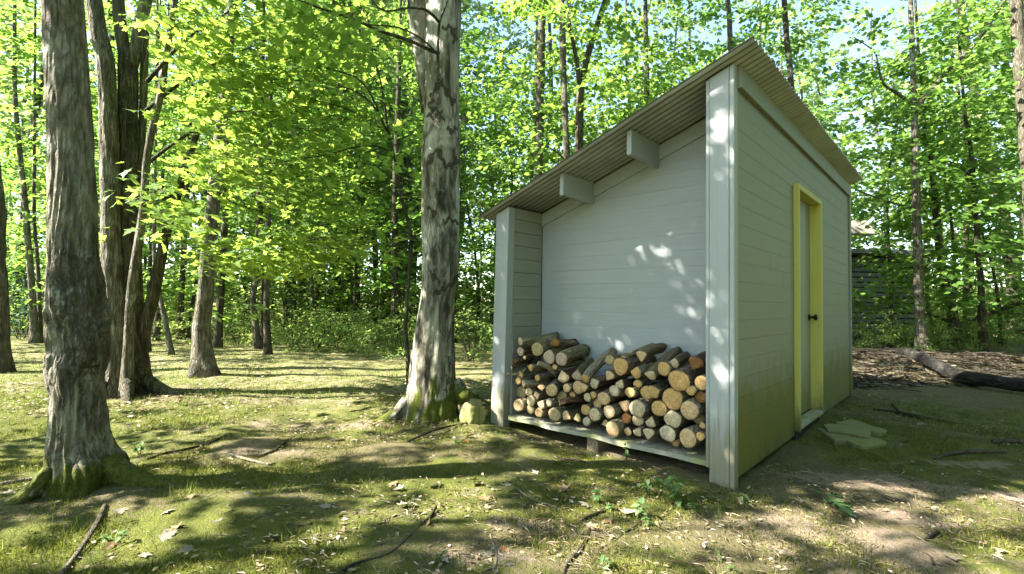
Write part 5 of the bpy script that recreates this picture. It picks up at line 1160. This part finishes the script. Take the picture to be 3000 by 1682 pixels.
# (region, x, y, radius, cut, bark, v of the front end, far end or None, split)
LOGS = [
 (1, 310, 242, 66, 'g', 'olive', .06, (1, 830, 165, .44), 0), (1, 310, 385, 62, 'p', 'brown', .10, None, 0), (1, 550, 352, 92, 'k', 'olive', .08, (1, 800, 285, .42), 0), (1, 805, 235, 84, 'b', 'brown', .10, (1, 1080, 240, .47), 0),
 (1, 715, 465, 98, 'p', 'brown', .08, None, 0), (1, 890, 492, 92, 'p', 'olive', .05, (1, 1215, 365, .47), 0), (1, 370, 470, 31, 'g', 'brown', .08, None, 0), (1, 185, 512, 36, 'b', 'brown', .09, (1, 300, 460, .30), 0),
 (1, 178, 612, 28, 'g', 'brown', .05, (1, 350, 505, .30), 0), (1, 108, 690, 21, 't', 'grey', .015, (1, 395, 628, .14), 0), (1, 440, 602, 62, 'o', 'grey', .05, None, 0), (1, 562, 550, 36, 'g', 'olive', .03, (1, 830, 715, .16), 0),
 (1, 795, 605, 42, 'o', 'grey', .06, None, 0), (1, 305, 716, 50, 'o', 'olive', .08, None, 0), (1, 280, 797, 52, 'y', 'olive', .06, None, 0), (1, 550, 757, 48, 'y', 'grey', .06, None, 0), (1, 355, 838, 48, 't', 'grey', .03, (1, 620, 842, .20), 0),
 (1, 910, 712, 108, 'g', 'rot', .05, (1, 1290, 560, .45), 1), (1, 610, 908, 60, 't', 'split', .05, (1, 760, 770, .40), 1), (1, 752, 932, 82, 't', 'grey', .04, (1, 890, 800, .42), 0), (1, 430, 955, 60, 'g', 'brown', .07, None, 0), (1, 965, 902, 62, 't', 'olive', .05, None, 0),
 (1, 1045, 992, 48, 'y', 'olive', .09, None, 0), (1, 1125, 890, 84, 't', 'olive', .06, None, 0), (1, 1225, 885, 80, 't', 'grey', .05, None, 0), (1, 1225, 767, 62, 'o', 'grey', .04, (2, 825, 292, .45), 0), (1, 1112, 702, 90, 'p', 'split', .09, (2, 440, 470, .46), 1),
 (1, 285, 1140, 92, 't', 'olive', .05, None, 0), (1, 458, 1080, 74, 'g', 'olive', .06, None, 0), (1, 455, 1200, 64, 'k', 'brown', .08, None, 0), (1, 572, 1245, 68, 't', 'grey', .03, None, 0), (1, 615, 1112, 76, 'g', 'grey', .04, None, 0), (1, 715, 1112, 48, 'w', 'grey', .05, None, 0),
 (1, 790, 1272, 102, 'k', 'olive', .04, None, 0), (1, 978, 1308, 82, 't', 'split', .05, None, 1), (1, 868, 1125, 58, 't', 'rot', .02, (1, 1215, 1090, .16), 1), (1, 895, 1022, 85, 'k', 'brown', .12, None, 0), (1, 1255, 1032, 56, 'g', 'olive', .04, None, 0), (1, 1335, 1000, 50, 'y', 'olive', .06, None, 0),
 (1, 275, 952, 92, 'k', 'brown', .14, None, 0), (1, 555, 1000, 66, 'g', 'split', .08, None, 1), (1, 1100, 1330, 70, 'k', 'rot', .08, None, 1),
 (4, 610, 650, 128, 'y', 'olive', .10, None, 0), (4, 820, 762, 142, 'g', 'grey', .05, None, 0), (4, 630, 922, 98, 'w', 'olive', .05, None, 0), (4, 1045, 980, 118, 't', 'olive', .10, None, 0), (4, 1240, 1095, 162, 't', 'olive', .02, None, 0), (4, 1160, 690, 146, 'g', 'olive', .06, None, 0),
 (4, 1030, 382, 164, 't', 'brown', .05, None, 0), (4, 885, 500, 112, 't', 'olive', .09, None, 0), (4, 1280, 202, 122, 'w', 'grey', .04, None, 0), (4, 1650, 240, 126, 'y', 'olive', .07, None, 0), (4, 1485, 525, 165, 't', 'olive', .09, None, 0), (4, 1820, 622, 186, 'g', 'grey', .04, None, 0), (4, 1835, 895, 136, 'g', 'olive', .08, None, 0),
 (4, 1565, 850, 112, 'b', 'brown', .11, None, 0), (4, 1605, 1120, 112, 't', 'rot', .07, None, 1), (2, 762, 452, 96, 'k', 'olive', .08, None, 0), (2, 950, 562, 142, 'o', 'brown', .05, None, 0), (2, 1190, 670, 118, 'o', 'grey', .05, None, 0), (2, 745, 755, 112, 't', 'split', .03, None, 1),
 (2, 520, 850, 112, 'w', 'brown', .06, None, 1), (2, 955, 850, 92, 'g', 'brown', .05, (2, 1230, 790, .42), 1), (2, 1255, 872, 76, 'o', 'olive', .06, None, 0), (2, 1005, 415, 52, 'k', 'olive', .10, (3, 420, 190, .46), 0), (2, 1320, 410, 112, 't', 'split', .06, (3, 580, 245, .46), 1),
 (3, 345, 680, 118, 'g', 'split', .03, (3, 800, 270, .46), 1), (3, 605, 582, 108, 'o', 'olive', .05, None, 0), (3, 860, 782, 162, 'o', 'brown', .04, None, 0), (3, 1062, 945, 84, 'o', 'olive', .05, None, 0), (3, 752, 1090, 165, 'o', 'brown', .06, None, 0), (3, 1040, 1282, 140, 't', 'grey', .04, None, 0),
 (3, 320, 985, 118, 'y', 'brown', .06, None, 0), (3, 475, 965, 115, 'y', 'grey', .05, (3, 640, 830, .42), 0), (3, 1245, 822, 108, 'y', 'olive', .07, None, 0), (3, 1235, 1062, 98, 'b', 'brown', .08, None, 0), (3, 1130, 520, 130, 'b', 'rot', .09, (3, 1330, 420, .46), 1), (3, 745, 490, 96, 'g', 'split', .10, (3, 960, 370, .46), 1),
 (5, 655, 482, 166, 'o', 'brown', .05, None, 0), (5, 945, 712, 166, 'g', 'olive', .05, None, 0), (5, 490, 742, 126, 'g', 'brown', .05, None, 0), (5, 430, 1052, 148, 'g', 'grey', .04, None, 1), (5, 838, 1012, 152, 'w', 'brown', .03, None, 0), (5, 1262, 1112, 168, 't', 'grey', .03, None, 0), (5, 1530, 1072, 90, 'o', 'olive', .03, None, 0),
 (5, 1000, 1182, 88, 'y', 'olive', .10, None, 0), (5, 1575, 842, 62, 'y', 'olive', .07, None, 0), (5, 222, 962, 116, 'g', 'grey', .05, None, 0), (5, 1490, 690, 112, 'k', 'brown', .14, None, 0)]
CUTW = {'o': 'ochre-cut', 'y': 'olive-yellow', 't': 'tan', 'g': 'grey-ended', 'p': 'mauve-grey', 'b': 'rotten brown', 'w': 'pale lichened', 'k': 'dull dark'}
recs = []
for q, (r, x, y, rad, c, b, v, far, spl) in enumerate(LOGS):
    px, py = RF[r](x, y); p = shed_plane(px, py, v); dist = np.linalg.norm(S(*p)-np.array([0, 0, EYE])); R = rad/SCL[r]*dist/F_PX*1.09
    zmin = .126+R*.97
    if p[2] < zmin: p[2] = zmin
    if far is None:
        rg_ = np.random.default_rng(q); e = np.array([p[0]+rg_.normal(0, .018), DR-.012, max(p[2]+rg_.normal(0, .008), zmin)])
    else:
        fx, fy = RF[far[0]](far[1], far[2]); e = shed_plane(fx, fy, min(far[3], DR-.02)); e[2] = max(e[2], .126+R)
    lim = W-.170-R
    if far is None or abs(p[0]-e[0]) < .2: p[0] = min(p[0], lim+.02); e[0] = min(e[0], lim)
    recs.append((p, e, R, c, b, spl, q))
layers = [.30, .43, .57, .72, 9]; names_l = ['bottom', 'second', 'third', 'fourth', 'topmost']
ordn = ['first', 'second', 'third', 'fourth', 'fifth', 'sixth', 'seventh', 'eighth', 'ninth', 'tenth', 'eleventh', 'twelfth', 'thirteenth', 'fourteenth', 'fifteenth', 'sixteenth', 'seventeenth', 'eighteenth', 'nineteenth', 'twentieth', 'twenty-first', 'twenty-second', 'twenty-third', 'twenty-fourth', 'twenty-fifth']
by = {}
for rec in recs:
    li = next(i for i, t in enumerate(layers) if rec[0][2] < t); by.setdefault(li, []).append(rec)
for li, lst in by.items():
    lst.sort(key=lambda t: -t[0][0])
    for k, (p, e, R, c, b, spl, q) in enumerate(lst):
        if not spl and q % 7 == 3 and R > .04: spl = 1
        sz = 'thick' if R > .066 else ('thin' if R < .035 else 'round')
        if spl: sz = 'split'
        lb = f"{CUTW[c]} {sz} log, {ordn[k]} from the narrow end post in the {names_l[li]} layer"
        log_piece('firewood_log', S(*p), S(*e), R, c, 'cut_'+c, 'lb_'+b, lb, q, 1.0 if q % 3 else .86, bool(spl))

def shelf_bits():
    rg = np.random.default_rng(61); n = 520; u = rg.uniform(.17, W-.18, n); v = .02+rg.random(n)**2*.4; P = np.array([S(a, b, .128+rg.uniform(0, .012)) for a, b in zip(u, v)])
    a = rg.uniform(0, 6.28, n); A = np.stack([np.cos(a), np.sin(a), rg.normal(0, .2, n)], -1); N = np.stack([rg.normal(0, .5, n), rg.normal(0, .5, n), np.ones(n)], -1)
    V, F = leaf_arrays(P, A, N, rg.uniform(.008, .032, n), (T_OVAL[0]*np.array([1, .7, 1]), T_OVAL[1])); tag(obj('wood_debris', mesh('wood_debris', V, F, [M['litter']])), 'bark crumbs and splinters fallen on the shelf under the firewood', 'debris', kind='stuff')
shelf_bits()

# ------------------------------------------------------------------ stones
def blob_stone(name, loc, sx, sy, sz, seed, mat, label, cat):
    import bmesh
    b = bmesh.new(); bmesh.ops.create_icosphere(b, subdivisions=5, radius=1.0); rg = np.random.default_rng(seed)
    ks = [(rg.normal(0, 1, 3)*rg.uniform(1.2, 5), rg.uniform(0, 6.28), rg.uniform(.03, .14)) for _ in range(12)]
    for v in b.verts:
        c = np.array(v.co); d = sum(a*math.sin(k@c+ph)/(1+.25*np.linalg.norm(k)) for k, ph, a in ks); c = c*(1+d*1.5+.09*MN.ridged_multi_fractal(Vector(c*2.2), .8, 2.1, 5, 1, 1.5)-.1); c = np.sign(c)*np.abs(c)**.85; c[0] += .18*c[2]*abs(c[2])
        v.co = (c[0]*sx, c[1]*sy, c[2]*sz)
    me = bpy.data.meshes.new(name); b.to_mesh(me); b.free(); me.materials.append(M[mat]); me.polygons.foreach_set('use_smooth', np.ones(len(me.polygons), bool))
    return tag(obj(name, me, None, loc), label, cat)
bp = at(1386, 1200, 4.62); blob_stone('boulder', (bp[0], bp[1], .10), .115, .12, .15, 5, 'boulder', 'pale mossy boulder wedged between the pale beech and the shed', 'boulder')
def slab(name, pix, z0, z1, mat, label, ztop=.03):
    P = np.array([G(2380+x/8.587, 1180+y/8.587, z1) for x, y in pix]); c = P.mean(0); c[2] = 0
    mb = MB(); n_ = len(P); lo = [(p[0]-c[0], p[1]-c[1], z0) for p in P]; hi = [(p[0]-c[0], p[1]-c[1], z1) for p in P]; mb.prism(lo, hi)
    me = bevelled(mb.mesh(name, [M[mat]]), .006); return tag(obj(name, me, None, c), label, 'stone')
slab('flagstone', [(105, 625), (300, 650), (570, 690), (1000, 770), (1250, 820), (1470, 855), (1640, 890), (1870, 985), (1650, 1040), (1450, 1080), (1250, 1080), (1000, 1010), (850, 930), (620, 925), (560, 940), (400, 830), (250, 730)], -.03, .030, 'flag', 'large front flagstone lying flat outside the yellow door')
slab('flagstone', [(265, 545), (420, 525), (800, 545), (1000, 580), (1300, 640), (1470, 700), (1470, 800), (1440, 830), (1200, 800), (950, 750), (600, 690), (380, 665)], .031, .058, 'flag', 'narrow flagstone laid on top of the large one outside the door')
slab('flagstone', [(585, 470), (700, 465), (800, 435), (970, 400), (1050, 425), (1180, 455), (1300, 500), (1550, 590), (1730, 630), (1880, 680), (1870, 715), (1760, 760), (1480, 705), (1300, 636), (1000, 575), (800, 540), (590, 515)], -.03, .044, 'flag', 'rear flagstone with a stepped edge, farthest from the shed corner')

# fallen log and its brush
def ground_tube(name, pix, w_px, mat, label, cat, segs=10, noise=.08, lift=0.0, seed=0, group=None, step=.05):
    P = []; R = []
    for (x, y), w in zip(pix, w_px):
        q = G(x, y+w*.45); d = math.hypot(q[0], q[1]); r = w*d/F_PX/2; P.append(np.array([q[0], q[1], float(gz(q[0], q[1]))+r*.75+lift])); R.append(r)
    c = P[len(P)//2].copy(); o = obj(name, tube_mesh(name, P, R, segs, mat, c, step, noise, seed=seed), None, c)
    return tag(o, label, cat, group)
ground_tube('fallen_log', [(2500, 996), (2555, 1018), (2610, 1046), (2660, 1072), (2720, 1094), (2790, 1115), (2860, 1130), (2935, 1141), (3030, 1152), (3200, 1165)], [14, 15, 17, 20, 23, 26, 27, 26, 28, 30], M['bark_log'], 'long dark rotting log lying on the brush bed beyond the shed', 'log', 14, .09, .07, 3)
ground_tube('fallen_branch', [(2440, 1006), (2520, 1008), (2580, 1012), (2640, 1022)], [9, 13, 12, 6], M['bark_log'], 'short black rotten branch behind the far end of the fallen log', 'branch', 10, .1, 0, 4)
P = [at(2620, 905, 15.5), at(2720, 905, 15), at(2800, 945, 14.2), at(2880, 930, 14), at(2950, 905, 13.8), at(3040, 880, 13.5)]
P = [at(2630, 915, 15.0), at(2720, 922, 14.6), at(2810, 948, 14.2), at(2880, 928, 14.0), at(2950, 900, 13.8), at(3050, 868, 13.5)]
o_ = P[2]; tag(obj('fallen_branch', tube_mesh('fallen_branch', P, [.02, .035, .05, .055, .06, .06], 8, M['bark_dark'], o_, .15, .08, seed=6), None, o_), 'bare dead bough propped on the shrubs among the trees beyond the fallen log', 'branch')

# twigs traced on the ground
TW = [([(306, 1500), (290, 1535), (275, 1560), (240, 1610), (205, 1655), (175, 1690)], [9, 10, 10, 10, 11, 11], 'twig', 'smooth olive stick with a stub, in front of the gnarled beech'),
      ([(1278, 1495), (1255, 1530), (1215, 1570), (1180, 1605), (1135, 1640), (1085, 1655), (1040, 1668), (1000, 1690)], [7, 10, 10, 10, 10, 9, 9, 8], 'twig_dark', 'long dark bent stick lying diagonally across the foreground moss'),
      ([(1434, 1565), (1445, 1595), (1456, 1625), (1452, 1655), (1446, 1675)], [6, 9, 10, 10, 8], 'twig_pale', 'short pale stick beside a bleached leaf on bare soil'),
      ([(1730, 1540), (1715, 1580), (1695, 1610), (1670, 1640), (1655, 1665), (1650, 1690)], [4, 5, 6, 9, 11, 11], 'twig', 'forked brown stick whose thick end leaves the bottom of the picture'),
      ([(1010, 1294), (985, 1296), (960, 1290)], [4, 6, 5], 'twig_dark', 'stubby dark twig in the shade before the pale beech'),
      ([(1195, 1306), (1240, 1288), (1300, 1270), (1370, 1254), (1430, 1250), (1480, 1248)], [6, 7, 6, 5, 4, 3], 'twig_dark', 'long thin dark stick running from the pale beech to the shed post'),
      ([(845, 1290), (820, 1316), (790, 1335), (755, 1350)], [3, 6, 7, 5], 'twig_dark', 'dark arched twig on the sunlit soil between the trunks'),
      ([(630, 1336), (665, 1338), (700, 1352), (740, 1364), (790, 1376), (806, 1370)], [4, 6, 6, 7, 6, 4], 'twig_pale', 'pale crooked twig under the dark arched one'),
      ([(430, 1350), (490, 1330), (560, 1318), (620, 1300), (660, 1282)], [5, 6, 6, 5, 4], 'twig_dark', 'thin dark stick in the meadow beside the gnarled beech'),
      ([(0, 1418), (50, 1408), (100, 1402), (130, 1400)], [6, 7, 6, 4], 'twig_pale', 'straight bleached stick running into the foot of the gnarled beech'),
      ([(1640, 1352), (1690, 1352), (1740, 1362), (1790, 1364), (1830, 1352)], [4, 5, 6, 5, 3], 'twig', 'curved stick on the moss below the log shelf'),
      ([(1690, 1540), (1720, 1520), (1752, 1508), (1770, 1496)], [5, 8, 8, 5], 'twig_dark', 'knobby dark stick beside a large white leaf near the weeds'),
      ([(1512, 1440), (1545, 1465), (1590, 1482), (1635, 1494)], [4, 5, 5, 3], 'twig_pale', 'slender grey twig slanting through the seedlings'),
      ([(1800, 1590), (1830, 1565), (1855, 1550), (1880, 1530)], [4, 5, 5, 3], 'twig_dark', 'small dark twig with brown leaves near the corner post'),
      ([(2290, 1405), (2310, 1432), (2335, 1448), (2352, 1465)], [3, 4, 5, 6], 'twig_pale', 'wiry pale twig between the corner of the shed and the green leaf'),
      ([(2560, 1205), (2600, 1210), (2680, 1222), (2740, 1232), (2800, 1242)], [4, 6, 7, 6, 4], 'twig_dark', 'straight black stick on the moss in front of the fallen log'),
      ([(2612, 1188), (2640, 1215), (2680, 1228), (2706, 1236)], [4, 6, 7, 5], 'twig_dark', 'short black twig beside the straight black stick'),
      ([(2735, 1342), (2780, 1330), (2840, 1326), (2900, 1328), (2950, 1332)], [5, 8, 8, 7, 4], 'twig', 'half-buried mossy stick at the edge of the sunlit soil'),
      ([(2910, 1302), (2945, 1300), (2985, 1298)], [9, 11, 10], 'twig', 'cut length of pale branch on the moss near the picture edge'),
      ([(2710, 1568), (2728, 1552), (2750, 1545)], [7, 8, 6], 'twig_dark', 'short stub of dark wood by the sunlit bare soil'),
      ([(2905, 1438), (2950, 1455), (3010, 1470)], [5, 8, 9], 'twig_pale', 'weathered grey stick jutting in from the picture edge'),
      ([(2680, 1600), (2720, 1612), (2735, 1640)], [8, 10, 8], 'twig', 'bent root-like stick lying on the soil at the bottom'),
      ([(2510, 1130), (2560, 1115), (2620, 1105), (2665, 1095)], [3, 4, 4, 3], 'twig_pale', 'pale twig leaning over the brush bed toward the fallen log'),
      ([(2690, 1066), (2730, 1058), (2760, 1056), (2805, 1064)], [3, 4, 4, 3], 'twig_pale', 'arched bleached twig just behind the fallen log'),
      ([(2845, 1060), (2880, 1070), (2935, 1082)], [3, 4, 3], 'twig_pale', 'straight bleached twig behind the fallen log toward the picture edge')]
for i, (pp, ww, mt, lb) in enumerate(TW):
    ground_tube('twig', pp, ww, M[mt], lb, 'twig', 8, .12, .004, i, 'twigs on the woodland floor', .03)
    
# ------------------------------------------------------------------ fallen leaves
def curl(tmpl, k):
    V, F = tmpl; V = V.copy(); V[:, 2] += k*(V[:, 1]**2)*1.2+k*.8*(V[:, 0]-.4)**2; return V, F
FL = [mesh('fallen_leaf', *curl(T_HI, k), [M['dry_pale']]) for k in (.25, .4, -.3)]
FLB = [mesh('fallen_leaf', *curl(T_HI, k), [M['dry_brown']]) for k in (.7, -.6)]
rgl = np.random.default_rng(90)
lv = [(660, 1520), (632, 1552), (1038, 1295), (1112, 1295), (1170, 1500), (1288, 1642), (1425, 1640), (1395, 1425), (1725, 1495), (1830, 1515), (1180, 1445), (715, 1475), (965, 1510), (1275, 1440), (470, 1528), (470, 1600), (350, 1515), (415, 1645), (1570, 1395), (812, 1600),
      (1490, 1430), (2255, 1480), (2640, 1360), (2930, 1595), (2775, 1615), (2660, 1302), (2690, 1255), (20, 1462), (140, 1452), (565, 1625), (1720, 1545), (1500, 1300), (1365, 1295)]
for i, (x, y) in enumerate(lv):
    q = on(G(x, y), .012); o = obj('fallen_leaf', FL[i % 3], None, q); s_ = rgl.uniform(.055, .095); o.scale = (s_,)*3; o.rotation_euler = (rgl.normal(0, .25), rgl.normal(0, .25), rgl.uniform(0, 6.28))
    tag(o, 'pale bleached maple leaf lying flat on the mossy woodland floor', 'leaf', 'pale fallen leaves on the moss')
lb_ = [(1250, 1560), (1160, 1428), (520, 1565), (1790, 1530), (1660, 1440), (560, 1470), (2880, 1462), (1880, 1570), (1430, 1480), (340, 1600)]
for i, (x, y) in enumerate(lb_):
    q = on(G(x, y), .012); o = obj('fallen_leaf', FLB[i % 2], None, q); s_ = rgl.uniform(.05, .09); o.scale = (s_,)*3; o.rotation_euler = (rgl.normal(0, .35), rgl.normal(0, .35), rgl.uniform(0, 6.28))
    tag(o, 'curled brown dead leaf lying on the mossy woodland floor', 'leaf', 'brown fallen leaves on the moss')
for (x, y), lb in [((1362, 1308), 'bright orange leaf on the litter in front of the pale beech'), ((1470, 1622), 'small orange-red leaf scrap beside the short pale stick'), ((1755, 1560), 'rusty orange leaf below the big white leaf near the weeds')]:
    me = mesh('fallen_leaf', *curl(T_HI, .6), [M['dry_orange']]); o = obj('fallen_leaf', me, None, on(G(x, y), .014)); o.scale = (.05,)*3; o.rotation_euler = (.2, .2, x % 6.28); tag(o, lb, 'leaf')
# green oak sprig fallen by the shed
T_OAK = fan([(0, .02), (.12, .05), (.20, .20), (.27, .07), (.38, .30), (.46, .09), (.60, .33), (.68, .12), (.80, .22), (.86, .08), (1, 0)])
q = on(G(2420, 1475), .02); root = empty('oak_sprig', q, 'fresh green lobed oak sprig dropped on the ground in front of the shed', 'leaf')
for (x, y), (x2, y2), s_ in [((2415, 1470), (2500, 1515), 1.0), ((2412, 1466), (2370, 1440), .85), ((2418, 1468), (2480, 1465), .75)]:
    a = G(x, y); b = G(x2, y2); d = b-a; L = np.linalg.norm(d); V, F = leaf_arrays(np.array([a-q+np.array([0, 0, .035])]), np.array([d+np.array([0, 0, -.01])]), np.array([[.1, -.15, 1.]]), np.array([L]), T_OAK); obj('leaf', mesh('leaf', V, F, [M['weed']]), root)
pp_ = [on(G(2400, 1440), .02), on(G(2412, 1466), .03), on(G(2425, 1478), .03)]; obj('stalk', tube_mesh('stalk', pp_, [.003, .003, .002], 6, M['twig_pale'], q, .02), root)

# ------------------------------------------------------------------ weeds and seedlings
WL = mesh('leaf', *fan([(0, .0), (.15, .20), (.45, .29), (.75, .17), (1, 0)]), [M['weed']])
def weed(px, py, h, nl, size, spread, label, seed, group=None):
    rg = np.random.default_rng(seed); q = on(G(px, py)); root = empty('weed_plant', q, label, 'weed', group)
    ns = max(1, int(nl/7)); 
    for s_ in range(ns):
        a0 = rg.uniform(0, 6.28); d = np.array([math.cos(a0), math.sin(a0)])*spread*rg.uniform(.2, 1); hh = h*rg.uniform(.6, 1.0)
        P = [np.array([d[0]*.1, d[1]*.1, -.01]), np.array([d[0]*.5, d[1]*.5, hh*.55]), np.array([d[0], d[1], hh])]
        obj('stem', tube_mesh('stem', P, [.0035, .003, .0015], 5, M['grass'], (0, 0, 0), .03), root)
        for k in range(int(nl/ns)):
            t = .3+.7*k/(max(1, int(nl/ns)-1)); p = (P[0]+(P[1]-P[0])*t*2) if t < .5 else (P[1]+(P[2]-P[1])*(t*2-1)); a = k*2.4+rg.normal(0, .3)+a0
            o = bpy.data.objects.new('leaf', WL); link(o); o.parent = root; o.location = tuple(p); o.rotation_euler = (rg.normal(0, .2), rg.normal(.15, .3), a); sz = size*rg.uniform(.6, 1.1); o.scale = (sz, sz, sz)
weed(1985, 1475, .22, 46, .062, .11, 'bushy bright green weed, tallest plant before the corner post', 1)
weed(1905, 1450, .09, 20, .04, .07, 'low rounded clump of weed beside the tallest plant', 2)
weed(1870, 1520, .085, 12, .06, .04, 'broad-leaved seedling in front of the tall bushy weed', 3)
weed(1735, 1480, .09, 16, .042, .06, 'seedling clump behind the big white fallen leaf', 4)
weed(1780, 1495, .05, 10, .035, .04, 'small clover-like seedling right of the white fallen leaf', 5)
weed(1900, 1540, .06, 12, .035, .05, 'tiny pale seedling between twig and broad-leaved seedling', 6)
weed(2035, 1500, .08, 14, .035, .05, 'small weed tuft nearest the foot of the corner post', 7)
weed(1785, 1670, .07, 14, .035, .04, 'bright seedling at the bottom edge of the picture', 8)
weed(1835, 1345, .15, 14, .035, .03, 'spindly pale weed standing against the shelf edge', 9)
weed(1680, 1430, .07, 8, .032, .03, 'two-stalked seedling below the curved stick', 10)
weed(1270, 1660, .05, 26, .018, .10, 'creeping fine-leaved herb beside a bleached leaf in the foreground', 11)
weed(2120, 1655, .04, 20, .02, .09, 'yellow-green creeping herb patch at the bottom before the corner post', 12)
weed(2170, 1460, .05, 6, .04, .02, 'single round seedling right in front of the corner post', 13)
weed(1335, 1310, .06, 22, .025, .10, 'patch of small weeds on the litter in front of the pale beech', 14)
weed(410, 1330, .13, 16, .05, .06, 'leafy grass-like tuft in the meadow beside the gnarled beech', 15)
weed(330, 1600, .07, 16, .035, .08, 'sprawling seedlings in front of the gnarled beech', 16)
